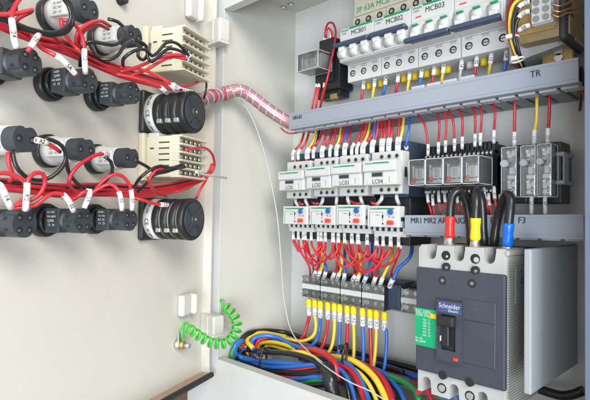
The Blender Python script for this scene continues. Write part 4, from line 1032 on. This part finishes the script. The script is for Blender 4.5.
for c, r_, lab, pts in fx:
    wire([clampd(q[0], q[1], q[2], r_) for q in pts], c, r_, lab, group=GF, name='power_cable', cat='cable', seg=12, step=.005)
# tape wrapped bundle
tp_ = [P(326, 366, .112), P(329, 374, .115), P(331, 384, .117), P(334, 404, .118)]
tag(MB().tube(tp_, .0085, seg=16, rad=lambda t: .0085+.0012*math.sin(t*20)).build('taped_bundle', tape_m, None, tp_[0]), 'bundle end wrapped in shiny black tape at the cabinet sill', 'taped bundle')
for k, (c, rx_, rz_, lab) in enumerate(((P(263, 363, .106), .006, .021, 'black cable tie around the left side of the floor coil'), (P(345, 354, .085), .005, .013, 'black cable tie near the foot of the hanging wires'))):
    pts = [c+Vector((rx_*.25*math.sin(t)+.002*math.cos(t), -rx_*math.sin(t)*1.2, rz_*math.cos(t))) for t in [2*math.pi*i/30 for i in range(31)]]
    m = MB().tube(sp_lin(pts), .0016, seg=6).box(c.x-.003, c.x+.003, c.y-.010, c.y-.004, c.z+rz_*.5, c.z+rz_*.5+.006, .0008)
    tag(m.build('cable_tie', tape_m, None, c), lab, 'cable tie', 'black cable ties')
# thin white cord
wire([PD(236, 88, .045) if False else P(241, 100, .125), P(252, 118, .12), P(262, 145, .11), P(270, 178, .10), P(277, 215, .09), P(281, 260, .085), P(284, 300, .082), (P(291, 330, .082)), P(306, 349, .10), P(325, 366, .12), P(348, 381, .122), P(372, 392, .12), P(392, 405, .12)], 'w', .0008, 'thin white cord hanging inside the cabinet and crossing the floor cables', name='cord', cat='cord', seg=6)
# black cable bottom right
wire([P(536, 388, .03), P(548, 392, .03), P(562, 395.5, .03), P(574, 394, .03), P(584, 390, .03)], 'k', .0045, 'black cable curving at the bottom right under the metal panel', name='power_cable', cat='cable', seg=12)
for i, (c, pts) in enumerate((('r', [(418, 392, .10), (424, 388, .088), (430, 396, .08), (432, 406, .08)]), ('b', [(446, 402, .10), (452, 395, .088), (458, 392, .08), (462, 406, .08)]))):
    wire([P(*q) for q in pts], c, .0030, 'thick %s wire end inside a lower notch of the large breaker' % WN[c], name='power_cable', cat='cable', seg=12)

# ================================================================== DOOR DEVICES
def dthing(name, lab, cat, px, py, h, group=None):
    p = LD(px, py, h); M = DM @ Matrix.Translation((p.x, 0, p.z))
    return thing(name, lab, cat, M=M, group=group)
# all door devices: local y = out of the door (towards the camera), x = away from the hinge
GP = 'white push-button switches on the door'; GD = 'charcoal push-button contact blocks on the door'
def lobed(mb, r, y0, y1, n=40, k=.10, lob=4, ph=0, cz=0):
    out = []
    for i in range(n):
        a = 2*math.pi*i/n; rr = r*(1-k*max(0, math.cos(lob*a+ph))**6)
        out.append((rr*math.cos(a), cz+rr*math.sin(a)))
    return mb.prism(out, y0, y1, bev=.0006)
def white_button(px, py, lab, L=.047):
    th = dthing('push_button', lab, 'push button', px, py, L, GP)
    MB().cyl((0, 0, 0), (0, .008, 0), .0150, seg=36, prof=[(0, .0142), (.1, .0150), (.85, .0150), (1, .0138)]).build('clamping_ring', blackp, th)
    b = MB().cyl((0, .008, 0), (0, L-.013, 0), .0118, seg=32, prof=[(0, .0132), (.30, .0130), (.36, .0116), (.9, .0112), (1, .0106)])
    b.box(.0020, .0125, .014, L-.014, -.0070, .0070, .0012); b.build('white_body', whitep, th)
    RS = Matrix.Rotation(R(90), 4, 'Z') @ Matrix.Rotation(R(90), 4, 'X')
    for k, t in enumerate(('22 240V', 'IEC 947', 'LED  AC')): text(t, .0032, (.0127, .0235, .0042-.0040*k), inkg, th, .9, rot=RS, name='print')
    out = []
    for i in range(60):
        a = 2*math.pi*i/60; rr = .0108*(1-.26*max(0, -math.cos(2*a))**4)
        out.append((rr*math.cos(a)*1.02, rr*math.sin(a)))
    e = MB().prism(out, L-.013, L, bev=.0006).build('contact_end', darkp, th)
    hm = MB(); sm = MB()
    for s_ in (-1, 1):
        hm.cyl((s_*.0058, L-.001, 0), (s_*.0058, L+.0002, 0), .0030, seg=18); sm.cyl((s_*.0058+.0004, L-.001, -.0004), (s_*.0058+.0004, L+.0003, -.0004), .0012, seg=8)
    hm.each('terminal_well', hole_m, e); sm.each('screw', zdark, e)
    MB().box(-.0016, .0016, L-.012, L-.004, .0070, .0100, .0004).build('notch_rib', darkp, e)
    return th
PV = [('Ui 600V', 'Ith 10A', 'AC-15', '3A 240V'), ('10A', '600V~', 'IEC 947', '13  14'), ('A600', 'Q300', '10A 660V', '11  12'), ('Ith 10A', '~50Hz', 'AC-15', '6A 120V'), ('Ui 600V', 'A600', '3A 240V', '23  24'), ('IEC 947', '10A 660V', 'Q300', '13  14'), ('600V~', 'Ith 10A', 'AC-15', '11  12')]
def dark_button(px, py, lab, L=.049):
    th = dthing('contact_block', lab, 'push button', px, py, L, GD)
    MB().cyl((0, 0, 0), (0, .009, 0), .0150, seg=36, prof=[(0, .0142), (.12, .0150), (.8, .0150), (1, .0138)]).cyl((0, .009, 0), (0, .014, 0), .0122, seg=30).build('clamping_ring', blackp, th)
    b = MB(); b.cyl((0, .014, 0), (0, L-.013, 0), .0098, seg=30); b.box(-.0080, .0106, .016, L-.017, -.0104, .0104, .0012); b.build('body', darkp, th)
    e = lobed(MB(), .0106, L-.013, L, k=.10, lob=4, ph=math.pi).build('contact_end', darkp, th)
    hm = MB(); sm = MB()
    for i in (-1, 1):
        for j in (-1, 1):
            hm.cyl((i*.0044, L-.001, j*.0047), (i*.0044, L+.0002, j*.0047), .0027, seg=18)
            sm.cyl((i*.0044+.0004, L-.001, j*.0047-.0004), (i*.0044+.0004, L+.0003, j*.0047-.0004), .0011, seg=8)
    hm.each('terminal_well', hole_m, e); sm.each('screw', zdark, e)
    sd = MB(); sd.cyl((.0090, L-.008, .0035), (.0103, L-.008, .0035), .0015, seg=12); sd.cyl((.0090, L-.0075, -.004), (.0101, L-.0075, -.004), .0017, seg=12); sd.each('side_hole', hole_m, e)
    RS = Matrix.Rotation(R(90), 4, 'Z') @ Matrix.Rotation(R(90), 4, 'X')
    v = PV.pop(0)
    for k, t in enumerate(v): text(t, .0027 if len(t) > 6 else .0032, (.0108, .0230+.0006*(k % 2), .0070-.0036*k), inkw, th, .95, rot=RS, name='print')
    return th
white_button(89.5, 9.5, 'white-bodied push button at the top, partly behind a black wire coil')
white_button(135, 36, 'white-bodied push button left of the upper cream meter')
white_button(26, 139, 'white-bodied push button at the left edge, third row down')
white_button(86, 149.5, 'white-bodied push button in the middle of the third row')
white_button(131.5, 158, 'white-bodied push button left of the lower cream meter')
white_button(7, -20, 'white-bodied push button cut off at the top left')
dark_button(5, 2.5, 'charcoal contact block cut off at the top left corner')
dark_button(30.5, 62, 'charcoal contact block at the left edge, upper dark row')
dark_button(89, 80.5, 'charcoal contact block in the middle of the upper dark row')
dark_button(133.5, 93, 'charcoal contact block left of the upper black cam switch')
dark_button(25, 223.5, 'charcoal contact block at the left edge, lower dark row')
dark_button(83.8, 221, 'charcoal contact block in the middle of the lower dark row')
dark_button(130.5, 219.8, 'charcoal contact block left of the lower black cam switch')
# small black stud at top
p = dthing('door_stud', 'small black stud on the door at the top edge of the photo', 'stud', 125.5, -1, .008)
MB().cyl((0, 0, 0), (0, .008, 0), .006, .005, seg=18).build('stud_head', blackp, p)
# cam switches
def cam_switch(px, py, lab, sw=None):
    L = .062; th = dthing('cam_switch', lab, 'rotary switch', px, py, L, 'black cam switches on the door')
    r = .0235
    MB().box(-.024, .024, 0, .008, -.025, .025, .004, 3).build('mounting_plate', blackp, th)
    MB().cyl((0, .008, 0), (0, .018, 0), r, seg=40, prof=[(0, r), (.8, r), (1, r*.94)]).build('label_band', boot_w, th)
    for t, a_, sz in (('CE', -8, .0075), ('20A', 22, .0042), ('690V', 40, .0036), ('IEC', -34, .0036), ('60947', -52, .0036)):
        a = R(a_); zn = Vector((math.cos(a), 0, math.sin(a))); xn = Vector((math.sin(a), 0, -math.cos(a))); yn = zn.cross(xn)
        rt = Matrix(((xn.x, yn.x, zn.x), (xn.y, yn.y, zn.y), (xn.z, yn.z, zn.z))).to_4x4()
        q = zn*(r+.0003); text(t, sz, (q.x, .0130, q.z), inkk, th, .9, rot=rt, name='print')
    n = 3 if sw is None else 3
    y = .018
    for k in range(3):
        st = MB().cyl((0, y, 0), (0, y+.0098, 0), r, seg=36, prof=[(0, r*.90), (.15, r*.99), (.8, r), (1, r*.90)])
        st.build('switch_stage', blackp, th)
        if k < 4:
            q = MB().cyl((0, y+.0098, 0), (0, y+.0112, 0), r*.93, seg=36)
            for a in (-60, -20, 20, 60): pass
            q.build('stage_gap', greyp if sw else darkp, th)
            MB().box(r*.72, r*.98, y+.007, y+.0135, -r*.62, -r*.42, .0008).build('terminal_clip', metal, th)
        y += .0112
    e = MB().cyl((0, y, 0), (0, L-.002, 0), r*1.02, seg=40, prof=[(0, r*.95), (.15, r*1.02), (.8, r*1.02), (1, r*.97)]).build('end_cap', blackp, th)
    q = MB().cyl((0, L-.002, 0), (0, L-.0008, 0), r*.82, seg=40)
    for a in (45, 135):
        q.box(-r*.8, r*.8, L-.002, L+.0003, -.0016, .0016, .0004, M=Matrix.Rotation(R(a), 4, 'Y'))
    q.cyl((0, L-.002, 0), (0, L+.0006, 0), .0065, seg=20); q.build('cap_relief', darkp, e)
    MB().cyl((0, L, 0), (0, L+.0011, 0), .0016, seg=10).build('centre_screw', gold, e)
    for s_ in (1, -1): MB().cyl((s_*r*.45, L-.002, s_*-r*.5), (s_*r*.45, L-.0002, s_*-r*.5), .0024, seg=12).build('cap_hole', hole_m, e)
cam_switch(196.2, 112.0, 'upper black cam switch on the door, under the upper cream meter')
cam_switch(195.3, 219.5, 'lower black cam switch on the door with pale gaps between its stages', 1)
# cream meters
def meter(lab, pc, pb, pr, L=.056, nsh=6, hh=None):
    c = LD(*pc, L); b = LD(*pb, L); r_ = LD(*pr, L)
    w = c.x-r_.x; h = c.z-b.z
    M = DM @ Matrix.Translation((c.x-w, 0, b.z))
    L0 = L
    th = thing('panel_meter', lab, 'panel meter', M=M, group='cream panel meters on the door')
    MB().box(-.004, w+.004, 0, .008, -.004, h+.004, .002).build('front_bezel', beigep, th)
    MB().box(0, w, .008, L-.012, 0, h, .002).build('case', beigep, th)
    MB().box(.002, w-.001, .010, .024, h*.08, h-.002+.006, .001).build('clamp_bracket', whitep2, th)
    sl = MB()
    for k in range(6):
        z = h*(.12+.14*k)
        sl.box(w-.0005, w+.0003, .026, .040, z, z+.0015)
        if k in (4,): sl.box(w-.0005, w+.0003, .014, .019, z, z+.0018)
    sl.each('vent_slot', slot_m, th)
    shf = MB()
    for k in range(nsh):
        z = h*(.02+.96*k/(nsh-1))
        shf.box(0, w, L-.014, L, z-.0011, z+.0011, .0005)
    shf.box(w*.94, w-.0003, L-.014, L-.004, 0, h); shf.box(0.0003, w*.05, L-.014, L-.004, 0, h)
    shf.build('terminal_shelves', beigep, th)
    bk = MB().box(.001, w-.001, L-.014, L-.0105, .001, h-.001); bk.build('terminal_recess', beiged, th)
    sc = MB()
    for k in range(nsh-1):
        for i in range(5):
            cx = w*(.16+.17*i); cz = h*(.02+.96*(k+.5)/(nsh-1))
            sc.box(cx-.0022, cx+.0022, L-.0105, L-.005, cz-.002, cz+.002, .0008)
    sc.each('terminal_clamp', tin, th)
    return M, w, h
meter('upper cream panel meter with slotted terminals, near the top hinge', (185, 24.6), (185, 70), (211, 38.5))
meter('lower cream panel meter with slotted terminals, between the cam switches', (182, 134.5), (182, 177), (208, 142))

# ================================================================== DOOR WIRES
GA = 'upper bundle of wires crossing the door'; GZ = 'lower bundle of wires crossing the door'
def dw(c, r_, lab, pts, sleeves=(), group=None):
    return wire([PD(*q) for q in pts], c, r_, lab, sleeves=sleeves, group=group, seg=10, step=.004)
posn = ['top', 'second', 'third', 'fourth', 'fifth', 'sixth', 'seventh', 'lowest']
for k in range(7):
    o = (k-3)*2.0; c = 'k' if k == 1 else 'r'; j = lambda: random.uniform(-.9, .9)
    pts = [(-12, 17+o*.9, .034), (10, 27+o+j(), .034+.003*(k % 2)), (35, 37+o+j(), .030+.004*(k % 3)), (62, 46+o+j(), .034), (88, 58+o+j(), .032+.004*(k % 2)), (112, 69+o*.9+j(), .034), (135, 77+o*.8+j(), .038), (155, 82+o*.7, .042), (172, 86+o*.5, .046), (180+k*2.2, 90+k*.3, .056)]
    dw(c, .0015, '%s wire, %s strand of the upper bundle crossing the door' % (WN[c], posn[k]), pts, [('b', .001, .011)], GA)
for k in range(7):
    o = (k-3)*1.7; c = 'k' if k in (1,) else 'r'; j = lambda: random.uniform(-.8, .8)
    pts = [(-12, 184+o, .030), (12, 186+o+j(), .030+.003*(k % 2)), (38, 189+o+j(), .03+.004*(k % 3)), (65, 191+o+j(), .034), (92, 190+o+j(), .032+.004*(k % 2)), (118, 190+o+j(), .034), (145, 192+o+j(), .034), (170, 188+o*.9, .036), (190, 183+o*.8, .042), (202+k*1.5, 176-k, .052)]
    dw(c, .0015, '%s wire, %s strand of the lower bundle crossing the door' % (WN[c], posn[k]), pts, (), GZ)
GI = 'loose looping wires on the door'
loops = [
 ('r', 'red wire looping down from the top left into the charcoal block at the left', [(24, -6, .05), (15, 6, .058), (11.5, 16, .062), (13, 28, .064), (14.5, 40, .062), (17, 49, .060)], [('b', .001, .020)]),
 ('r', 'red wire running from the left edge and hooking up at the top row', [(-8, 14, .06), (8, 14.5, .06), (22, 12.5, .06), (32, 10, .058), (30.5, 12, .055), (20, 17, .052), (13, 24, .05)], []),
 ('r', 'red wire falling to the second hole of the leftmost charcoal block', [(60, 42, .04), (50, 34, .052), (42, 33, .058), (37, 37, .062), (32, 45, .062), (27.5, 52, .060)], [('b', .004, .014)]),
 ('r', 'red wire with long sleeve dipping into the middle charcoal block', [(30, 34, .04), (40, 47, .05), (50, 53, .058), (60, 58, .062), (68, 66, .062), (77, 76, .060)], [('b', .003, .022)]),
 ('r', 'red wire arching from the top button coil down to the middle charcoal block', [(60, 18, .05), (66, 36, .05), (78, 50, .052), (84, 56, .060), (85, 66, .062), (85.5, 74, .058)], [('b', .001, .016)]),
 ('r', 'red wire curving down from the first coil past the second button', [(62, 20, .056), (72, 22, .060), (80, 32, .060), (84, 44, .060), (84.5, 58, .060), (85, 72, .056)], [('b', .001, .018)]),
 ('r', 'red arc above the second button, upper of the pair', [(110, 26, .05), (100, 21, .058), (88, 24, .060), (78, 32, .058), (76, 42, .052), (82, 52, .045)], []),
 ('r', 'red arc above the second button, lower of the pair', [(108, 29, .05), (98, 25, .054), (88, 28, .056), (80, 36, .054), (79, 44, .048), (86, 54, .042)], []),
 ('k', 'black wire coiled in front of the topmost button', [(-8, 17, .055), (10, 22, .058), (30, 29, .060), (50, 33, .062), (64, 29, .064), (71, 18, .066), (68, 5, .066), (58, -6, .064), (44, -12, .06)], []),
 ('k', 'second black wire coiled in front of the topmost button', [(12, 26, .052), (34, 32, .056), (54, 35, .058), (68, 31, .060), (73.5, 18, .062), (70, 3, .062), (60, -8, .06)], []),
 ('k', 'black wire sweeping around the second button', [(80, 66, .04), (82, 50, .052), (88, 42, .058), (100, 43, .062), (112, 45, .066), (121, 41, .066), (125, 30, .064), (118, 22, .062), (108, 19, .058)], []),
 ('k', 'black wire passing beneath the second button', [(92, 46, .04), (98, 57, .055), (108, 60, .062), (118, 55, .066), (124, 46, .066), (133, 40, .062)], []),
 ('k', 'black wire arching into the meter above the upper cam switch', [(123, 66, .05), (124, 58, .060), (134, 51, .066), (146, 50, .068), (152, 56, .07), (158, 52, .072), (166, 43, .076), (176, 43, .078), (186, 52, .078), (190, 57, .074)], [('b', .0, .005)]),
 ('k', 'second black wire arching into the upper cream meter', [(150, 44, .05), (148, 54, .062), (143, 60, .064), (138, 56, .066), (139, 48, .066), (144, 44, .064)], []),
 ('k', 'black wire dipping from the second button toward the meter', [(136, 40, .066), (146, 46, .066), (148, 58, .066), (152, 62, .068), (160, 55, .072), (168, 49, .076), (180, 51, .078), (188, 57, .074)], []),
 ('r', 'red wire reaching into the upper cream meter from the bundle', [(120, 72, .045), (140, 66, .055), (156, 59, .066), (170, 55, .074), (180, 55, .078), (187, 58, .074)], [('b', .0, .006)]),
 ('r', 'second red wire reaching into the upper cream meter', [(130, 76, .045), (146, 70, .055), (158, 63, .066), (172, 57, .072), (184, 59, .078), (188, 60, .074)], [('b', .0, .006)]),
 ('r', 'red wire linking the bundle to the top of the upper cam switch', [(120, 67, .045), (142, 70, .055), (158, 76, .062), (170, 84, .068), (176, 91, .066)], [('b', .0, .014)]),
 ('r', 'red wire feeding the middle of the upper cam switch', [(116, 74, .045), (134, 78, .055), (148, 82, .060), (160, 87, .062), (167, 93, .060)], [('b', .0, .014)]),
 ('r', 'red wire running from the upper cam switch up past the meter base', [(176, 88, .05), (186, 86, .05), (196, 83, .045), (206, 76, .035)], []),
 # lower group
 ('r', 'red hoop rising in front of the leftmost charcoal block, lower row', [(14, 206, .045), (26, 202, .056), (38, 196, .060), (45, 184, .062), (43, 174, .064), (35, 173, .064), (28, 180, .064), (27, 190, .064), (26, 204, .064), (25.5, 210, .062)], [('b', .0, .020)]),
 ('r', 'red arc entering from the left edge above the lower dark row', [(-10, 174, .060), (6, 173, .060), (18, 177, .060), (26, 184, .060), (29, 192, .060), (22, 200, .05), (14, 206, .045)], []),
 ('r', 'red wire rising from the bundle to the lower left of the third row', [(8, 152, .045), (9, 165, .045), (13, 176, .045), (9, 182, .04)], []),
 ('r', 'red wire with long slanted sleeve at the left edge of the lower row', [(-10, 182, .058), (0, 185, .060), (6, 197, .062), (11, 208, .060)], [('b', .0, .024)]),
 ('r', 'red wire swooping between the left and middle lower charcoal blocks', [(14, 208, .045), (24, 207, .050), (36, 205, .056), (46, 197, .060), (56, 193, .060), (65, 196, .062), (71, 205, .062), (73.5, 211, .060)], [('b', .0, .018)]),
 ('r', 'red wire arching into the middle lower charcoal block from above', [(62, 197, .045), (74, 199, .054), (82, 193, .06), (90, 191, .062), (88, 199, .062), (84, 208, .060)], [('b', .0, .018)]),
 ('r', 'red wire curling down from the white button in the middle of the third row', [(108, 155, .060), (100, 154, .060), (88, 159, .058), (76, 168, .056), (69, 180, .054), (73, 190, .048), (90, 195, .042)], [('a', .0, .006)]),
 ('r', 'red arc above the right lower charcoal block, outer of the pair', [(92, 196, .045), (100, 184, .052), (112, 175, .060), (122, 176, .062), (130, 186, .063), (132, 200, .062), (132, 210, .060)], [('b', .0, .020)]),
 ('r', 'red arc above the right lower charcoal block, inner of the pair', [(86, 198, .045), (98, 189, .050), (110, 184, .056), (118, 190, .060), (121, 200, .062), (122, 210, .060)], [('b', .0, .018)]),
 ('k', 'black wire hanging in a deep curve between the third-row buttons', [(12, 150, .045), (16, 166, .048), (28, 178, .050), (44, 180, .052), (58, 172, .058), (66, 158, .062), (62, 146, .064), (52, 140, .062), (44, 139, .06)], []),
 ('k', 'black wire dropping from the middle third-row button into the bundle', [(66, 158, .055), (68, 170, .052), (76, 182, .046), (90, 192, .040)], []),
 ('k', 'black wire curling from the right third-row button', [(104, 156, .060), (111, 162, .062), (112, 172, .060), (104, 182, .05), (92, 188, .042)], []),
 ('k', 'black wire running from the right third-row button to the lower meter', [(134, 160, .062), (146, 166, .064), (156, 172, .066), (164, 170, .070), (176, 168, .076), (184, 166, .076)], []),
 ('k', 'black wire curving up from the lower bundle to the meter', [(134, 188, .045), (140, 178, .058), (150, 170, .066), (160, 166, .07), (170, 168, .072), (182, 165, .076)], []),
 ('k', 'second black wire curving up from the lower bundle to the meter', [(138, 192, .045), (146, 184, .058), (154, 175, .066), (166, 172, .07), (175, 169, .072), (185, 167, .076)], []),
 ('r', 'red wire looping out in front of the lower cream meter', [(166, 196, .045), (154, 190, .056), (149, 180, .064), (155, 171, .068), (166, 168, .07), (176, 168, .074)], []),
 ('r', 'red wire arching right of the lower cream meter', [(186, 150, .076), (205, 148, .066), (213, 156, .06), (214, 168, .055), (206, 178, .05), (190, 186, .045), (176, 192, .045)], []),
 ('r', 'red wire dropping from the lower meter to the lower cam switch', [(212, 164, .055), (206, 180, .055), (200, 190, .055), (196, 199, .052)], []),
 ('r', 'red wire crossing above the lower cam switch with a white tip', [(128, 196, .045), (142, 200, .056), (156, 204, .062), (168, 205, .066)], [('b', .0, .010)]),
 ('w', 'pale twisted wire end poking out right of the lower cream meter', [(196, 172, .068), (206, 175, .066), (216, 176, .062), (226, 178, .056)], []),
 ('r', 'red wire bridging two white buttons at the left of the third row', [(36, 140, .062), (44, 142, .062), (52, 146, .062), (60, 152, .06)], [('a', .0, .010)]),
]
for c, lab, pts, sl in loops: dw(c, .0016, lab, pts, sl, GI)
# ties
for k, (a, b) in enumerate(((39, 47), (174, 0))): pass
# spiral wrapped bundle from the door into the cabinet
sp_pts = [PD(190, 104, .018), PD(207, 98, .026), PD(222, 94, .03), P(240, 90.5, .135), P(252, 97, .12), P(266, 108, .105), P(278, 116, .092), P(291, 123.5, .075), P(300, 124, .05)]
bn = thing('wrapped_wire_bundle', 'pink-looking red wire bundle in clear spiral wrap from door to upper duct', 'wire bundle', sp_pts[0])
o0 = sp_pts[0].copy(); spb = spline(sp_pts, .003); n = len(spb)
tg = [(spb[min(i+1, n-1)]-spb[max(i-1, 0)]).normalized() for i in range(n)]
pinkw = mat('dusty_red_insulation', (.62, .16, .23), .4, 0, .2, 120)
greyw = mat('frosted_wrap', (.55, .50, .52), .3, 0, .2, 200)
for k in range(7):
    a = 2*math.pi*k/6; rr = 0 if k == 6 else .0055
    pts = []
    for i, p in enumerate(spb):
        s_ = tg[i].cross(Vector((0, 0, 1))).normalized(); u_ = tg[i].cross(s_); t = a+i*.03
        pts.append(p+s_*(rr*math.cos(t))+u_*(rr*math.sin(t))-o0)
    MB().tube(sp_lin(pts), .0029, seg=10).build('wire_strand', W['r'] if k in (0, 3) else pinkw, bn)
pts = []; 
tot = arclen(spb)
turn = tot[-1]/.0115
for i in range(int(turn*18)+1):
    s_ = tot[-1]*i/(turn*18); j = min(range(n), key=lambda q: abs(tot[q]-s_)) if i % 1 == 0 else 0
    j = min(j, n-1); sd = tg[j].cross(Vector((0, 0, 1))).normalized(); ud = tg[j].cross(sd); t = 2*math.pi*i/18
    base = spb[j]+tg[j]*(s_-tot[j])
    pts.append(base+sd*(.0089*math.cos(t))+ud*(.0089*math.sin(t))-o0)
MB().tube(sp_lin(pts), .0008, seg=6).build('spiral_wrap', greyw, bn)
MB().tube(sp_lin([p-o0 for p in spb]), .0088, seg=20).build('clear_sleeve', clearp, bn)
for k, (a, b) in enumerate(((.20, .215), (.33, .345))):
    sg, _ = cutrange(spb, tot[-1]*a, tot[-1]*b)
    MB().tube(sp_lin([p-o0 for p in sg]), .0098, seg=18).build('red_band', W['r'], bn)
# black tie near the bundle mouth
wire([PD(204, 99, .045), PD(206, 90, .05), PD(206.5, 84, .048), PD(205, 78, .045)], 'k', .0013, 'black tie tail sticking up beside the upper cam switch', name='cable_tie', cat='cable tie')

# ================================================================== GREEN EARTH WIRE + STUD
st = dthing('earth_stud', 'steel earthing bolt with nuts on the lower door', 'earth bolt', 183, 345, .010)
MB().cyl((0, 0, 0), (0, .006, 0), .0062, seg=18).build('washer', metal, st)
MB().cyl((0, .006, 0), (0, .012, 0), .0055, seg=6).build('nut', gold, st)
MB().cyl((0, .012, 0), (0, .020, 0), .0031, seg=14).build('bolt_end', metal, st)
MB().box(-.004, .007, .0062, .0078, -.002, .016, .001).build('ring_terminal', tin, st)
# coil: axis path
def PZ(px, py, Z): return CAM + ray(px, py)*Z
Za = (PD(184, 338, .014)-CAM).dot(f0); Zb = (P(222, 305, .05)-CAM).dot(f0)
Zm = (P(218, 343, .172)-CAM).dot(f0); Zb = (P(226, 306, .139)-CAM).dot(f0)
def PC(px, py, t):
    z = Za+(Zm-Za)*t/.4 - .02*math.sin(math.pi*t/.4) if t < .4 else Zm+(Zb-Zm)*((t-.4)/.6)**1.5
    return PZ(px, py, z)
ax_pts = [PD(183.5, 341, .012), PD(182, 333, .014)]
pk = [(184.5, 327, 0), (190, 329.5, .1), (198, 335, .2), (207, 341, .3), (217, 344, .4), (226, 343, .5), (233, 337, .6), (236.8, 328, .7), (235.5, 318.5, .8), (229.5, 310.5, .9), (224.5, 305.5, 1)]
pq = spline([Vector(q) for q in pk], .4); LQ = [0]
for a, b in zip(pq[:-1], pq[1:]): LQ.append(LQ[-1]+(b.xy-a.xy).length)
coil = list(ax_pts); turns = 14; N = turns*18; j = 0
for i in range(N+1):
    s_ = LQ[-1]*(i/N)
    while j < len(pq)-2 and LQ[j+1] < s_: j += 1
    q = pq[j].lerp(pq[j+1], min(1, (s_-LQ[j])/max(1e-6, LQ[j+1]-LQ[j])))
    tv = (pq[min(j+4, len(pq)-1)]-pq[max(j-4, 0)]).xy.normalized()
    th_ = 2*math.pi*i/18+2.6; rr = 4.4
    nx, ny = -tv.y, tv.x
    px_ = q.x+nx*rr*math.cos(th_)-tv.x*rr*.62*math.sin(th_); py_ = q.y+ny*rr*math.cos(th_)-tv.y*rr*.62*math.sin(th_)
    b_ = PC(q.x, q.y, q.z); z_ = (b_-CAM).dot(f0)+rr/F*.65*math.sin(th_)
    coil.append(PZ(px_, py_, z_))
coil += [P(222.5, 301, .1405), P(219, 300, .1405)]
o0 = coil[0].copy()
ew = MB().tube(sp_lin(spline(coil[:4], .002)[:-1]+coil[3:-2]+spline(coil[-3:], .002)), .0017, seg=10).build('earth_wire', W['G'], None, o0)
tag(ew, 'coiled bright green earth wire between the door bolt and cabinet', 'earth wire')

# ================================================================== LIGHT
wd = bpy.data.worlds.new('World'); S.world = wd; wd.use_nodes = True
bg = wd.node_tree.nodes['Background']; bg.inputs[0].default_value = (.93, .96, 1.0, 1); bg.inputs[1].default_value = .72
def area(name, loc, tgt, size, power, col):
    l = bpy.data.lights.new(name, 'AREA'); l.shape = 'SQUARE'; l.size = size; l.energy = power; l.color = col
    o = bpy.data.objects.new(name, l); COL.objects.link(o); o.location = loc
    o.rotation_euler = (Vector(tgt)-Vector(loc)).to_track_quat('-Z', 'Y').to_euler(); return o
area('key_light', (1.45, -1.15, 1.05), (-.45, -.1, -.05), .85, 51, (1, .95, .87))
area('soft_light', (.9, -1.6, -.35), (-.1, 0, 0), 1.1, 46, (.82, .92, 1))
# ------------------------------------------------------------------ camera
cd = bpy.data.cameras.new('camera'); co = bpy.data.objects.new('camera', cd); COL.objects.link(co); S.camera = co
cd.lens = 36*F/590; cd.sensor_width = 36; cd.clip_start = .01; cd.clip_end = 100
co.matrix_world = Matrix(((cr.x, cu.x, -f0.x, CAM.x), (cr.y, cu.y, -f0.y, CAM.y), (cr.z, cu.z, -f0.z, CAM.z), (0, 0, 0, 1)))
S.view_settings.view_transform = 'Standard'; S.view_settings.look = 'None'; S.view_settings.exposure = 0; S.view_settings.gamma = 1
S.cycles.max_bounces = 8; S.cycles.transparent_max_bounces = 16
